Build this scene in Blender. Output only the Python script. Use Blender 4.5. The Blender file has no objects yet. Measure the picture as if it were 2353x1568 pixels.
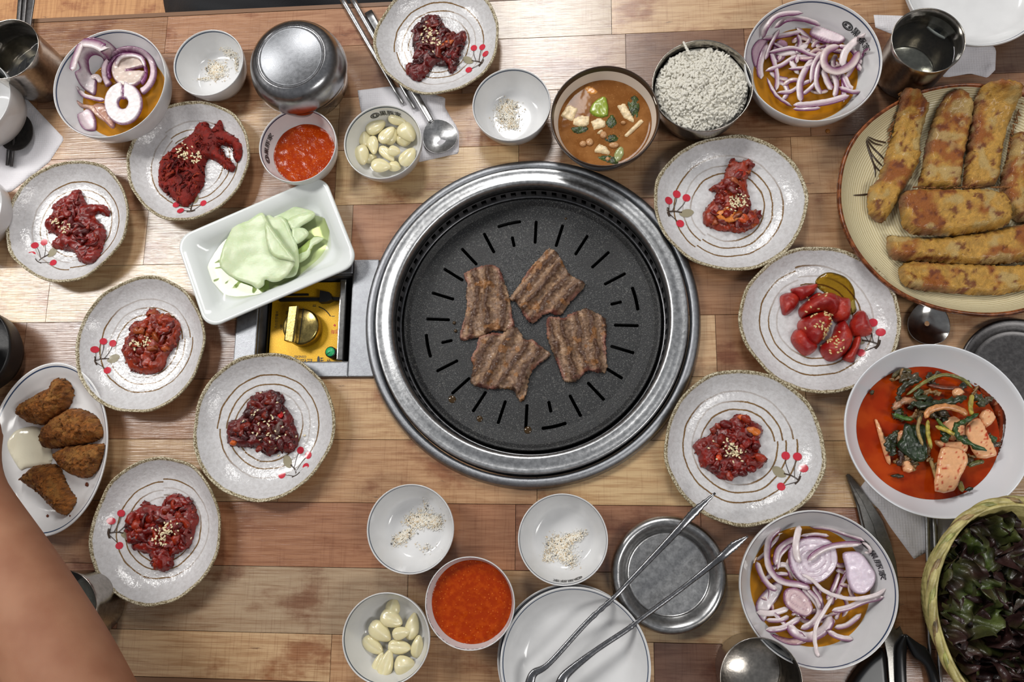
import bpy, bmesh, math, random
import numpy as np
from mathutils import Vector, Matrix
random.seed(7); RNG = np.random.default_rng(7)
S = bpy.context.scene
COL = S.collection
PI = math.pi
# ------------------------------------------------------------------ camera, world, lamps
F = 1900.0; NX, NY = 181.0, 379.0; TZ = 0.36        # focal length in photo pixels, where the plumb line falls, height of the low table
_q = (960 - 784) / F; _b = NX / (F + NY * _q); _a = _b * _q
_d = np.array([NX, -NY, -F]); _d /= np.linalg.norm(_d)
_X = np.array([1, _a, _b]); _X /= np.linalg.norm(_X); _Z = -_d; _Y = np.cross(_Z, _X)
RC = np.array([_X, _Y, _Z]); HC = F / 2360 * (-_d[2])
cam_d = bpy.data.cameras.new('camera'); cam = bpy.data.objects.new('camera', cam_d); COL.objects.link(cam)
cam_d.sensor_width = 36; cam_d.lens = F / 2353 * 36; cam_d.clip_start = 0.01; cam_d.clip_end = 50
M4 = np.eye(4); M4[:3, :3] = RC; M4[:3, 3] = (0, 0, TZ + HC); cam.matrix_world = Matrix(M4.tolist())
S.camera = cam
w = bpy.data.worlds.new('room_light'); S.world = w; w.use_nodes = True
nt = w.node_tree; bg = nt.nodes['Background']
tc = nt.nodes.new('ShaderNodeTexCoord'); sp = nt.nodes.new('ShaderNodeSeparateXYZ'); rp = nt.nodes.new('ShaderNodeValToRGB')
nt.links.new(tc.outputs['Generated'], sp.inputs[0]); nt.links.new(sp.outputs['Z'], rp.inputs[0]); nt.links.new(rp.outputs[0], bg.inputs[0])
e = rp.color_ramp.elements; e[0].position = 0.0; e[0].color = (.20, .17, .15, 1); e[1].position = 1.0; e[1].color = (.62, .64, .68, 1)
k = e.new(.25); k.color = (.32, .29, .27, 1); k = e.new(.6); k.color = (.50, .50, .52, 1)
bg.inputs[1].default_value = 0.38
def lamp(x, y, z, sx, sy, power, col=(1, .98, .95), aim=(0, 0, 0), rot=0):
    l = bpy.data.lights.new('ceiling_lamp', 'AREA'); l.shape = 'RECTANGLE'; l.size = sx; l.size_y = sy; l.energy = power; l.color = col
    o = bpy.data.objects.new('ceiling_lamp', l); COL.objects.link(o); o.location = (x, y, TZ + z)
    o.rotation_euler = (0, 0, rot); return o
lamp(-1.45, .69, 1.5, 1.0, .22, 27)
lamp(-.14, 1.55, 1.5, .28, .9, 22)
lamp(1.15, -.55, 1.6, .9, .35, 16)
S.view_settings.view_transform = 'Standard'; S.view_settings.look = 'None'; S.view_settings.exposure = -0.06; S.view_settings.gamma = 1.0
S.view_settings.use_curve_mapping = False
S.cycles.max_bounces = 6; S.cycles.caustics_reflective = False; S.cycles.caustics_refractive = False
# ------------------------------------------------------------------ helpers
def P(px, py, h=0.0):
    """a pixel of the photograph -> the point of the room at height h above the table top"""
    v = RC @ np.array([(px - 1176.5) / F, -(py - 784) / F, -1.0]); t = (h - HC) / v[2]
    return np.array([v[0] * t, v[1] * t, TZ + h])
def MPP(px, py, h=0.0):
    v = RC @ np.array([(px - 1176.5) / F, -(py - 784) / F, -1.0]); return (h - HC) / v[2] / F
def Z(sc, ox, oy, pts): return [(p[0] / sc + ox, p[1] / sc + oy) + tuple(p[2:]) for p in pts]
def PP(pts, h=0.0): return np.array([P(p[0], p[1], h) for p in pts])
def lin(c):
    c = np.asarray(c, float) / 255.0
    return np.where(c <= .04045, c / 12.92, ((c + .055) / 1.055) ** 2.4)
def rgba(c): return tuple(lin(c)) + (1.0,)
def _hash(ix, iy, iz):
    n = (ix.astype(np.int64) * 374761393 + iy.astype(np.int64) * 668265263 + iz.astype(np.int64) * 1274126177) & 0x7fffffff
    n = ((n ^ (n >> 13)) * 1103515245) & 0x7fffffff; n = n ^ (n >> 16)
    return (n & 0xffff) / 65535.0
def vnoise(p, sc, seed=0):
    p = np.asarray(p, float) * sc + seed * 17.31; i = np.floor(p).astype(np.int64); f = p - i; f = f * f * (3 - 2 * f); r = 0
    for dx in (0, 1):
        for dy in (0, 1):
            for dz in (0, 1):
                wgt = (f[:, 0] if dx else 1 - f[:, 0]) * (f[:, 1] if dy else 1 - f[:, 1]) * (f[:, 2] if dz else 1 - f[:, 2])
                r = r + wgt * _hash(i[:, 0] + dx, i[:, 1] + dy, i[:, 2] + dz)
    return r * 2 - 1
def fbm(p, sc, seed=0, o=3):
    return sum(vnoise(p, sc * 2 ** k, seed + k) * .5 ** k for k in range(o))
WL = {}
def mk(name, verts, faces, mats, origin=None, parent=None, label=None, cat=None, group=None, kind=None, cols=None, uvs=None, smooth=True, fm=None, uv3=None):
    """one mesh object; verts are room coordinates"""
    verts = np.asarray(verts, float)
    if origin is None: origin = verts.mean(0) * [1, 1, 0] + [0, 0, verts[:, 2].min()]
    origin = np.asarray(origin, float)
    me = bpy.data.meshes.new(name); me.from_pydata((verts - origin).tolist(), [], [list(map(int, f)) for f in faces])
    if not isinstance(mats, (list, tuple)): mats = [mats]
    for m in mats: me.materials.append(m)
    bm = bmesh.new(); bm.from_mesh(me); bmesh.ops.recalc_face_normals(bm, faces=bm.faces); bm.to_mesh(me); bm.free()
    if smooth: me.polygons.foreach_set('use_smooth', [True] * len(me.polygons))
    if fm is not None: me.polygons.foreach_set('material_index', list(map(int, fm)))
    if cols is not None:
        cols = np.asarray(cols, float)
        if cols.ndim == 1: cols = np.tile(cols, (len(verts), 1))
        at = me.color_attributes.new('Col', 'FLOAT_COLOR', 'POINT'); at.data.foreach_set('color', np.hstack([cols[:, :3], np.ones((len(cols), 1))]).ravel())
    if uvs is not None:
        uv = me.uv_layers.new(name='UVMap'); li = np.zeros(len(me.loops), int); me.loops.foreach_get('vertex_index', li)
        uv.data.foreach_set('uv', np.asarray(uvs)[li].ravel())
    if uv3 is not None:
        uv = me.uv_layers.new(name='Prof'); li = np.zeros(len(me.loops), int); me.loops.foreach_get('vertex_index', li)
        uv.data.foreach_set('uv', np.asarray(uv3)[li].ravel())
    me.update()
    o = bpy.data.objects.new(name, me); COL.objects.link(o); WL[o.name] = origin
    if parent is not None: o.parent = parent; o.location = origin - WL[parent.name]
    else: o.location = origin
    tag(o, label, cat, group, kind); return o
def tag(o, label=None, cat=None, group=None, kind=None):
    if label: o['label'] = label
    if cat: o['category'] = cat
    if group: o['group'] = group
    if kind: o['kind'] = kind
def empty(name, loc, label, cat, group=None):
    o = bpy.data.objects.new(name, None); COL.objects.link(o); o.location = loc; WL[o.name] = np.asarray(loc, float); o.empty_display_size = .02
    tag(o, label, cat, group); return o
def join(parts):
    """[(verts, faces[, cols])] -> one"""
    V, Fc, C = [], [], []; n = 0
    for p in parts:
        V.append(np.asarray(p[0])); Fc += [[i + n for i in f] for f in p[1]]
        if len(p) > 2: C.append(np.asarray(p[2]) if np.ndim(p[2]) == 2 else np.tile(np.asarray(p[2], float), (len(p[0]), 1)))
        n += len(p[0])
    return np.vstack(V), Fc, (np.vstack(C) if C else None)
def lathe(prof, n, c, R=1.0, sq=(1, 1, 0), wob=None, zwob=None, cap0=True):
    """prof: [(r, z)] from the centre out and over the rim; returns verts, faces, uv(x,y)/R, prof uv (s, theta)"""
    prof = np.array(prof, float); th = np.arange(n) / n * 2 * PI; V = []; UV = []; U3 = []
    s = np.concatenate([[0], np.cumsum(np.hypot(*np.diff(prof, axis=0).T))])
    rim = s[np.argmax(prof[:, 1])]; s = s / rim
    for (r, z), ss in zip(prof, s):
        wf = 1 + (wob(th) if wob else 0) * (r / prof[:, 0].max()) ** 4
        x = r * wf * np.cos(th) * sq[0]; y = r * wf * np.sin(th) * sq[1]
        ca, sa = math.cos(sq[2]), math.sin(sq[2]); X = x * ca - y * sa; Y = x * sa + y * ca
        zz = z + (zwob(th) if zwob else 0) * (r / prof[:, 0].max()) ** 4 * (z > 0)
        V.append(np.stack([X + c[0], Y + c[1], zz + c[2] + 0 * th], 1)); UV.append(np.stack([X, Y], 1) / R); U3.append(np.stack([np.full(n, ss), th / (2 * PI)], 1))
    V = np.vstack(V); Fc = []
    for j in range(len(prof) - 1):
        for i in range(n):
            a, b2 = j * n + i, j * n + (i + 1) % n; Fc.append([a, b2, b2 + n, a + n])
    Fc.append(list(range(n))[::-1] if cap0 else []); Fc = [f[::-1] if len(f) == 4 else f for f in Fc if f]
    Fc.append([(len(prof) - 1) * n + i for i in range(n)])
    return V, Fc, np.vstack(UV), np.vstack(U3)
def smooth_closed(pts, k=4):
    p = np.asarray(pts, float); n = len(p); out = []
    for i in range(n):
        p0, p1, p2, p3 = p[i - 1], p[i], p[(i + 1) % n], p[(i + 2) % n]
        for j in range(k):
            t = j / k; out.append(.5 * ((2 * p1) + (-p0 + p2) * t + (2 * p0 - 5 * p1 + 4 * p2 - p3) * t * t + (-p0 + 3 * p1 - 3 * p2 + p3) * t ** 3))
    return np.array(out)
def smooth_open(pts, k=4):
    p = np.asarray(pts, float); p = np.vstack([2 * p[0] - p[1], p, 2 * p[-1] - p[-2]]); out = []
    for i in range(1, len(p) - 2):
        p0, p1, p2, p3 = p[i - 1:i + 3]
        for j in range(k):
            t = j / k; out.append(.5 * ((2 * p1) + (-p0 + p2) * t + (2 * p0 - 5 * p1 + 4 * p2 - p3) * t * t + (-p0 + 3 * p1 - 3 * p2 + p3) * t ** 3))
    out.append(p[-2]); return np.array(out)
def inside(pts, poly):
    x, y = pts[:, 0], pts[:, 1]; r = np.zeros(len(pts), bool); n = len(poly)
    for i in range(n):
        x1, y1 = poly[i]; x2, y2 = poly[(i + 1) % n]
        c = (y1 > y) != (y2 > y)
        with np.errstate(divide='ignore', invalid='ignore'): r ^= c & (x < (x2 - x1) * (y - y1) / (y2 - y1 + 1e-30) + x1)
    return r
def bdist(pts, poly):
    best = np.full(len(pts), 1e9); near = np.zeros((len(pts), 2)); n = len(poly)
    for i in range(n):
        a = poly[i]; b = poly[(i + 1) % n]; ab = b - a; L = (ab @ ab) + 1e-18
        t = np.clip(((pts - a) @ ab) / L, 0, 1); q = a + t[:, None] * ab; d = np.hypot(*(pts - q).T); m = d < best; best[m] = d[m]; near[m] = q[m]
    return best, near
def pillow(poly, z0, H, edge, res, noise=0, nsc=300, seed=0, basez=None, top=None, sm=4, under=0.0, prof=.5, side=0.0):
    """a slab with the given outline (room xy), rounded towards its border; top(x,y,t)->extra height; returns verts, faces, info"""
    pl = smooth_closed(np.asarray(poly)[:, :2], sm) if sm > 1 else np.asarray(poly)[:, :2].astype(float)
    lo = pl.min(0) - res; hi = pl.max(0) + res
    nx = int((hi[0] - lo[0]) / res) + 1; ny = int((hi[1] - lo[1]) / res) + 1
    gx, gy = np.meshgrid(lo[0] + np.arange(nx + 1) * res, lo[1] + np.arange(ny + 1) * res, indexing='ij')
    G = np.stack([gx.ravel(), gy.ravel()], 1); cc = (gx[:-1, :-1] + res / 2, gy[:-1, :-1] + res / 2)
    ins = inside(np.stack([cc[0].ravel(), cc[1].ravel()], 1), pl).reshape(nx, ny)
    ii, jj = np.nonzero(ins); N1 = ny + 1
    quads = np.stack([ii * N1 + jj, (ii + 1) * N1 + jj, (ii + 1) * N1 + jj + 1, ii * N1 + jj + 1], 1)
    used, inv = np.unique(quads, return_inverse=True); quads = inv.reshape(-1, 4); Q = G[used]
    d, near = bdist(Q, pl); inn = inside(Q, pl)
    ed = {}
    for q in quads:
        for a, b in ((q[0], q[1]), (q[1], q[2]), (q[2], q[3]), (q[3], q[0])):
            if (b, a) in ed: del ed[(b, a)]
            else: ed[(a, b)] = 1
    bv = np.zeros(len(Q), bool)
    for a, b in ed: bv[a] = bv[b] = True
    snap = bv | ~inn; Q[snap] = near[snap]; d[snap] = 0
    t = np.clip(d / edge, 0, 1); h = H * (1 - (1 - t) ** 2) ** prof
    p3 = np.column_stack([Q, np.zeros(len(Q))])
    if noise: h = h + noise * fbm(p3, nsc, seed) * np.minimum(t * 2, 1)
    if top is not None: h = h + top(Q[:, 0], Q[:, 1], t) * np.minimum(t * 1.5, 1)
    bz = basez(Q[:, 0], Q[:, 1]) if basez is not None else 0
    zt = z0 + bz + np.maximum(h, 0) + side; zb = z0 + bz - under * np.minimum(t * 2, 1) + 0 * h
    V = np.vstack([np.column_stack([Q, zt]), np.column_stack([Q, zb - 1e-5])]); n = len(Q)
    Fc = quads.tolist() + (quads[:, ::-1] + n).tolist() + [[b, a, a + n, b + n] for a, b in ed]
    return V, Fc, dict(t=np.concatenate([t, t]), xy=np.vstack([Q, Q]), n=n, h=np.concatenate([h, h]))
def tube(path, ra, rb=None, sides=8, up=(0, 0, 1), power=1.0, caps=True, taper=0.0):
    """swept ellipse: ra across, rb along the up direction"""
    p = np.asarray(path, float); n = len(p); ra = np.broadcast_to(np.asarray(ra, float), (n,)).copy(); rb = ra if rb is None else np.broadcast_to(np.asarray(rb, float), (n,)).copy()
    if taper:
        u = np.linspace(0, 1, n); f = np.clip(np.minimum(u, 1 - u) / taper, 0, 1); f = np.sqrt(1 - (1 - f) ** 2) * .85 + .15; ra = ra * f; rb = rb * f
    T = np.gradient(p, axis=0); T /= np.linalg.norm(T, axis=1)[:, None] + 1e-12; up = np.broadcast_to(np.asarray(up, float), (n, 3))
    A = np.cross(T, up); A /= np.linalg.norm(A, axis=1)[:, None] + 1e-9; B = np.cross(A, T)
    th = (np.arange(sides) + .5) / sides * 2 * PI; c, s = np.cos(th), np.sin(th)
    c = np.sign(c) * np.abs(c) ** power; s = np.sign(s) * np.abs(s) ** power
    V = (p[:, None] + A[:, None] * (c[None, :, None] * ra[:, None, None]) + B[:, None] * (s[None, :, None] * rb[:, None, None])).reshape(-1, 3)
    Fc = [[j * sides + i, j * sides + (i + 1) % sides, (j + 1) * sides + (i + 1) % sides, (j + 1) * sides + i] for j in range(n - 1) for i in range(sides)]
    if caps: Fc += [list(range(sides))[::-1], [(n - 1) * sides + i for i in range(sides)]]
    return V, Fc, np.tile(c, n)
def blob(c, r, seed=0, amp=.12, sc=1.6, rot=0, nu=10, nv=7, flat=0, tip=0):
    """a lumpy ellipsoid"""
    V = []; Fc = []
    for j in range(nv + 1):
        ph = PI * j / nv
        for i in range(nu): a = 2 * PI * i / nu; V.append((math.sin(ph) * math.cos(a), math.sin(ph) * math.sin(a), math.cos(ph)))
    V = np.array(V); m = 1 + amp * fbm(V + seed * 3.1, sc, seed, 2); V = V * m[:, None]
    if tip: V[:, 0] *= 1; V[:, 1] *= 1 - tip * np.clip(V[:, 0], -1, 1) * .5; V[:, 2] *= 1 - tip * np.clip(V[:, 0], -1, 1) * .5
    if flat: V[:, 2] = np.maximum(V[:, 2], -flat)
    V = V * np.asarray(r); ca, sa = math.cos(rot), math.sin(rot); V = np.column_stack([V[:, 0] * ca - V[:, 1] * sa, V[:, 0] * sa + V[:, 1] * ca, V[:, 2]]) + np.asarray(c)
    for j in range(nv):
        for i in range(nu): Fc.append([j * nu + i, (j + 1) * nu + i, (j + 1) * nu + (i + 1) % nu, j * nu + (i + 1) % nu])
    return V, Fc
def boxv(x0, x1, y0, y1, z0, z1):
    V = np.array([(x, y, z) for z in (z0, z1) for y in (y0, y1) for x in (x0, x1)])
    return V, [[0, 2, 3, 1], [4, 5, 7, 6], [0, 1, 5, 4], [1, 3, 7, 5], [3, 2, 6, 7], [2, 0, 4, 6]]
def prism(poly, z0, z1, bev=0.0):
    p = np.asarray(poly)[:, :2]; area = np.sum(p[:, 0] * np.roll(p[:, 1], -1) - np.roll(p[:, 0], -1) * p[:, 1])
    if area < 0: p = p[::-1]
    n = len(p); c = p.mean(0); L = [(0, z0), (0, z1 - bev), (bev, z1)] if bev else [(0, z0), (0, z1)]; V = []
    T = np.roll(p, -1, 0) - np.roll(p, 1, 0); T /= np.linalg.norm(T, axis=1)[:, None] + 1e-9; Nn = np.column_stack([T[:, 1], -T[:, 0]])
    for o_, z in L: V.append(np.column_stack([p - Nn * o_, np.full(n, z)]))
    V = np.vstack(V); Fc = [[j * n + i, j * n + (i + 1) % n, (j + 1) * n + (i + 1) % n, (j + 1) * n + i] for j in range(len(L) - 1) for i in range(n)]
    Fc += [list(range(n))[::-1], [(len(L) - 1) * n + i for i in range(n)]]; return V, Fc
# ------------------------------------------------------------------ materials
class NB:
    def __init__(s, name):
        s.m = bpy.data.materials.new(name); s.m.use_nodes = True; s.t = s.m.node_tree; s.b = s.t.nodes['Principled BSDF']; s.out = s.t.nodes['Material Output']
    def n(s, ty, **kw):
        x = s.t.nodes.new('ShaderNode' + ty)
        for k_, v in kw.items(): setattr(x, k_, v)
        return x
    def L(s, a, b): s.t.links.new(a, b)
    def set(s, inp, v):
        if hasattr(v, 'is_linked') or hasattr(v, 'links'): s.L(v, inp)
        else: inp.default_value = v
    def math(s, op, a, b=0.0, c=0.0, clamp=False):
        x = s.n('Math', operation=op, use_clamp=clamp); s.set(x.inputs[0], a); s.set(x.inputs[1], b)
        if len(x.inputs) > 2: s.set(x.inputs[2], c)
        return x.outputs[0]
    def noise(s, vec, scale, detail=3, rough=.55, out=0, dist=0):
        x = s.n('TexNoise'); x.inputs['Scale'].default_value = scale; x.inputs['Detail'].default_value = detail; x.inputs['Roughness'].default_value = rough; x.inputs['Distortion'].default_value = dist
        if vec is not None: s.L(vec, x.inputs['Vector'])
        return x.outputs[out]
    def map(s, vec, sc=(1, 1, 1), loc=(0, 0, 0), rot=(0, 0, 0)):
        x = s.n('Mapping'); x.inputs['Scale'].default_value = sc; x.inputs['Location'].default_value = loc; x.inputs['Rotation'].default_value = rot; s.L(vec, x.inputs['Vector']); return x.outputs[0]
    def ss(s, v, lo, hi, a=0.0, b=1.0):
        x = s.n('MapRange', interpolation_type='SMOOTHSTEP'); s.set(x.inputs[0], v)
        for i, q in enumerate((lo, hi, a, b)): x.inputs[i + 1].default_value = q
        return x.outputs[0]
    def mix(s, f, a, b, mode='MIX'):
        x = s.n('Mix', data_type='RGBA', blend_type=mode); s.set(x.inputs[0], f); s.set(x.inputs[6], a); s.set(x.inputs[7], b); return x.outputs[2]
    def obj(s): return s.n('TexCoord').outputs['Object']
    def pos(s): return s.n('NewGeometry').outputs['Position']
    def bump(s, h, strength, dist, normal=None):
        x = s.n('Bump'); x.inputs['Strength'].default_value = strength; x.inputs['Distance'].default_value = dist; s.set(x.inputs['Height'], h)
        if normal is not None: s.L(normal, x.inputs['Normal'])
        s.L(x.outputs[0], s.b.inputs['Normal']); return x.outputs[0]
    def base(s, col, rough=.5, metal=0, spec=.5):
        s.set(s.b.inputs['Base Color'], rgba(col) if isinstance(col, tuple) and len(col) == 3 else col); s.set(s.b.inputs['Roughness'], rough); s.set(s.b.inputs['Metallic'], metal); s.b.inputs['Specular IOR Level'].default_value = spec
        return s.m
def simple(name, col, rough=.5, metal=0, bsc=0, bst=.3, bd=.0005, var=0, vsc=60, spec=.5, coat=0):
    b = NB(name); c = rgba(col)
    if var:
        f = b.noise(b.pos(), vsc, 4); c = b.mix(b.ss(f, .3, .7), rgba(tuple(np.array(col) * (1 - var))), rgba(tuple(np.minimum(np.array(col) * (1 + var), 255))))
    if bsc: b.bump(b.noise(b.pos(), bsc, 4), bst, bd)
    b.base(c, rough, metal, spec); b.b.inputs['Coat Weight'].default_value = coat; b.b.inputs['Coat Roughness'].default_value = .08; return b.m
def attr(name, rough=.4, bsc=0, bst=.4, bd=.0005, var=.15, vsc=400, spec=.5, coat=0, sss=0, speck=None):
    """base colour from the mesh's own colour attribute, with fine mottling"""
    b = NB(name); a = b.n('Attribute'); a.attribute_name = 'Col'; c = a.outputs['Color']; p = b.pos()
    if var: c = b.mix(b.ss(b.noise(p, vsc, 4), .3, .7), c, b.mix(var, c, (0, 0, 0, 1)), 'MIX')
    if speck:
        v = b.n('TexVoronoi'); v.inputs['Scale'].default_value = speck[0]; b.L(p, v.inputs['Vector']); c = b.mix(b.ss(v.outputs['Distance'], speck[1], speck[1] + .06, .8, 0), c, rgba(speck[2]))
    if bsc: b.bump(b.noise(p, bsc, 5, .65), bst, bd)
    b.base(c, rough, 0, spec); b.b.inputs['Coat Weight'].default_value = coat; b.b.inputs['Coat Roughness'].default_value = .05
    if sss: b.b.inputs['Subsurface Weight'].default_value = sss; b.b.inputs['Subsurface Radius'].default_value = (1, .5, .3); b.b.inputs['Subsurface Scale'].default_value = .004
    return b.m
def liquid(name, tint, gloss=.03, bsc=0, bst=.2, ior=1.33, opa=0.0, body=(200, 120, 40)):
    """see-through liquid surface"""
    b = NB(name); tr = b.n('BsdfTransparent'); tr.inputs[0].default_value = rgba(tint); gl = b.n('BsdfGlossy'); gl.inputs['Roughness'].default_value = gloss; gl.inputs[0].default_value = (1, 1, 1, 1)
    fr = b.n('Fresnel'); fr.inputs[0].default_value = ior; mx = b.n('MixShader'); b.L(fr.outputs[0], mx.inputs[0])
    src = tr.outputs[0]
    if opa:
        df = b.n('BsdfDiffuse'); df.inputs[0].default_value = rgba(body); m2 = b.n('MixShader'); m2.inputs[0].default_value = opa; b.L(tr.outputs[0], m2.inputs[1]); b.L(df.outputs[0], m2.inputs[2]); src = m2.outputs[0]
    b.L(src, mx.inputs[1]); b.L(gl.outputs[0], mx.inputs[2]); b.L(mx.outputs[0], b.out.inputs[0])
    if bsc:
        x = b.n('Bump'); x.inputs['Strength'].default_value = bst; x.inputs['Distance'].default_value = .001; b.L(b.noise(b.pos(), bsc, 2), x.inputs['Height']); b.L(x.outputs[0], gl.inputs['Normal']); b.L(x.outputs[0], fr.inputs['Normal'])
    return b.m
def steel(name, col=(150, 150, 152), rough=.28, bsc=0, scratch=None, var=.1, bst=.15):
    b = NB(name); p = b.pos(); f = b.noise(p, 260, 5, .65); c = b.mix(b.ss(f, .25, .75), rgba(tuple(np.array(col) * (1 - var))), rgba(tuple(np.minimum(np.array(col) * (1 + var), 255))))
    b.base(c, b.ss(f, .3, .75, rough * .92, rough * 1.1), 1.0)
    if bsc: b.bump(b.noise(b.map(p, scratch or (1, 1, 1)), bsc, 4, .6), bst, .0004)
    return b.m
# printed wood-block laminate
def wood(name, lo, grain=(6, 90, 90), usecol=True, rough=.38):
    b = NB(name); p = b.pos(); oi = b.n('ObjectInfo'); cb = b.n('CombineXYZ'); r10 = b.math('MULTIPLY', oi.outputs['Random'], 37.0); b.L(r10, cb.inputs[0]); b.L(r10, cb.inputs[1]); b.L(r10, cb.inputs[2])
    ad = b.n('VectorMath', operation='ADD'); b.L(p, ad.inputs[0]); b.L(cb.outputs[0], ad.inputs[1]); q = ad.outputs[0]
    g1 = b.noise(b.map(q, grain), 3.2, 6, .6, dist=.6); g2 = b.noise(b.map(q, (14, 420, 60)), 2.0, 3); g3 = b.noise(b.map(q, (420, 14, 60)), 2.0, 3)
    burn = b.noise(b.map(q, (14, 22, 20)), 1.0, 5, .65)
    base = oi.outputs['Color'] if usecol else rgba(lo)
    c = b.mix(b.ss(g1, .38, .68, 0, .5), base, b.mix(1.0, base, rgba((184, 148, 116)), 'MULTIPLY'))
    c = b.mix(b.ss(g2, .5, .75, 0, .35), c, b.mix(1.0, c, rgba((160, 120, 96)), 'MULTIPLY'))
    c = b.mix(b.ss(g3, .52, .75, 0, .30), c, b.mix(1.0, c, rgba((170, 130, 104)), 'MULTIPLY'))
    c = b.mix(b.ss(burn, .52, .70, 0, .75), c, b.mix(1.0, c, rgba((176, 124, 96)), 'MULTIPLY'))
    dk = b.noise(b.map(q, (22, 110, 60)), 1.0, 6, .7)
    c = b.mix(b.ss(dk, .66, .72, 0, .7), c, rgba((84, 60, 48)))
    h = b.noise(b.map(p, (25, 700, 100)), 1.0, 3); b.bump(h, .42, .0006); b.base(c, rough, 0, .85); return b.m
M = {}
M['plank'] = wood('laminate_wood_block', (0, 0, 0), rough=.25)
M['floor'] = wood('floor_laminate', (205, 152, 100), (60, 3, 60), False, .5)
M['core'] = simple('table_core', (60, 44, 36), .6)
# speckled stoneware glaze; ring lines and rim colour follow the profile
def stoneware():
    b = NB('speckled_stoneware'); uv = b.n('UVMap'); uv.uv_map = 'UVMap'; pr = b.n('UVMap'); pr.uv_map = 'Prof'; s2 = b.n('SeparateXYZ'); b.L(pr.outputs[0], s2.inputs[0]); s = s2.outputs[0]
    oi = b.n('ObjectInfo'); rnd = oi.outputs['Random']; p = b.pos()
    vm = b.n('VectorMath', operation='ADD'); b.L(uv.outputs[0], vm.inputs[0]); cb = b.n('CombineXYZ'); b.L(b.math('MULTIPLY_ADD', rnd, .06, -.03), cb.inputs[0]); b.L(b.math('MULTIPLY_ADD', rnd, -.05, .02), cb.inputs[1]); b.L(cb.outputs[0], vm.inputs[1])
    ln = b.n('VectorMath', operation='LENGTH'); b.L(vm.outputs[0], ln.inputs[0]); r = ln.outputs['Value']
    wig = b.math('MULTIPLY', b.math('SUBTRACT', b.noise(vm.outputs[0], 3, 1), .5), .05); r = b.math('ADD', r, wig)
    sx = b.n('SeparateXYZ'); b.L(vm.outputs[0], sx.inputs[0]); ang = b.math('ARCTAN2', sx.outputs[1], sx.outputs[0]); angr = b.math('MODULO', b.math('ADD', b.math('ADD', ang, b.math('MULTIPLY', rnd, 6.28)), 6.2832), 6.2832)
    r = b.math('SUBTRACT', r, b.math('MULTIPLY', angr, .006))
    jit = b.math('MULTIPLY', b.math('SUBTRACT', b.noise(p, 500, 2), .5), .012); rj = b.math('ADD', r, jit)
    mask = 0.0
    for i, r0 in enumerate((.47, .575, .70)):
        line = b.ss(b.math('ABSOLUTE', b.math('SUBTRACT', rj, r0)), .007, .0125, 1, 0)
        fade = b.ss(b.math('SINE', b.math('ADD', b.math('ADD', ang, i * 1.3), b.math('MULTIPLY', rnd, 20))), -.9, -.3, .35, 1)
        mask = b.math('MAXIMUM', mask, b.math('MULTIPLY', line, fade))
    mask = b.math('MULTIPLY', mask, b.math('LESS_THAN', s, .93))
    gl = b.mix(b.ss(b.noise(p, 260, 4, .7), .35, .7), rgba((214, 213, 214)), rgba((198, 196, 196)))
    spk = b.noise(p, 900, 2); gl = b.mix(b.ss(spk, .68, .74, 0, .45), gl, rgba((150, 140, 125)))
    lc = b.mix(b.noise(p, 120, 2), rgba((96, 66, 40)), rgba((138, 110, 68)))
    c = b.mix(mask, gl, lc)
    rimn = b.noise(p, 750, 3, .6); rc = b.mix(b.ss(rimn, .42, .58), rgba((112, 96, 64)), rgba((206, 196, 168)))
    edge = b.ss(b.math('ADD', s, b.math('MULTIPLY', b.math('SUBTRACT', b.noise(p, 130, 3), .5), .03)), .952, .968); c = b.mix(b.math('MULTIPLY', edge, b.ss(s, 1.10, 1.16, 1, .25)), c, rc)
    hh = b.math('ADD', b.math('MULTIPLY', b.noise(p, 420, 3), .55), b.math('MULTIPLY', b.noise(p, 90, 2), 1.0)); b.bump(hh, .6, .0010)
    b.base(c, b.ss(s, .94, .98, .10, .32), 0, .5); return b.m
M['stone'] = stoneware()
def ringware(name, white, line, s0, wd=.012, double=False, rough=.12):
    b = NB(name); pr = b.n('UVMap'); pr.uv_map = 'Prof'; s2 = b.n('SeparateXYZ'); b.L(pr.outputs[0], s2.inputs[0]); s = s2.outputs[0]
    m = b.ss(b.math('ABSOLUTE', b.math('SUBTRACT', s, s0)), wd * .7, wd, 1, 0)
    if double: m = b.math('MULTIPLY', m, b.ss(b.noise(b.pos(), 260, 2), .42, .55))
    gl = b.mix(b.ss(b.noise(b.pos(), 50, 3), .35, .7), rgba(white), rgba(tuple(np.array(white) * .975)))
    b.base(b.mix(m, gl, rgba(line)), rough); return b.m
WH = (222, 222, 222)
M['ring'] = ringware('white_porcelain_blue_line', WH, (50, 68, 92), .955, .016)
M['ringbig'] = ringware('white_porcelain_blue_line_large', WH, (50, 68, 98), .960, .0105)
M['ringworn'] = ringware('white_porcelain_worn_line', WH, (70, 78, 86), .972, .009, True)
M['white'] = simple('white_melamine', (226, 228, 232), .16)
M['whitedish'] = simple('white_porcelain_plain', (226, 230, 228), .12, bsc=60, bst=.05)
M['ink'] = simple('black_print', (34, 36, 38), .35)
M['steel'] = steel('brushed_steel', (172, 172, 172), .30, 700, None, .1, .12)
M['polish'] = steel('polished_steel', (176, 174, 170), .14, 60, None, .05, .05)
M['cup'] = steel('tumbler_steel', (172, 166, 158), .22, 500, (1, 1, .1), .10, .15)
M['darksteel'] = steel('dark_worn_steel', (96, 94, 94), .42, 500, None, .1)
M['grillsteel'] = steel('grill_ring_steel', (186, 187, 188), .33, 420, None, .10, .22)
M['castring'] = steel('grill_flange_steel', (150, 152, 156), .38, 1600, None, .07, .45)
M['amber'] = liquid('soy_dressing', (246, 200, 96), .04, opa=.20, body=(206, 146, 40))
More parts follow.
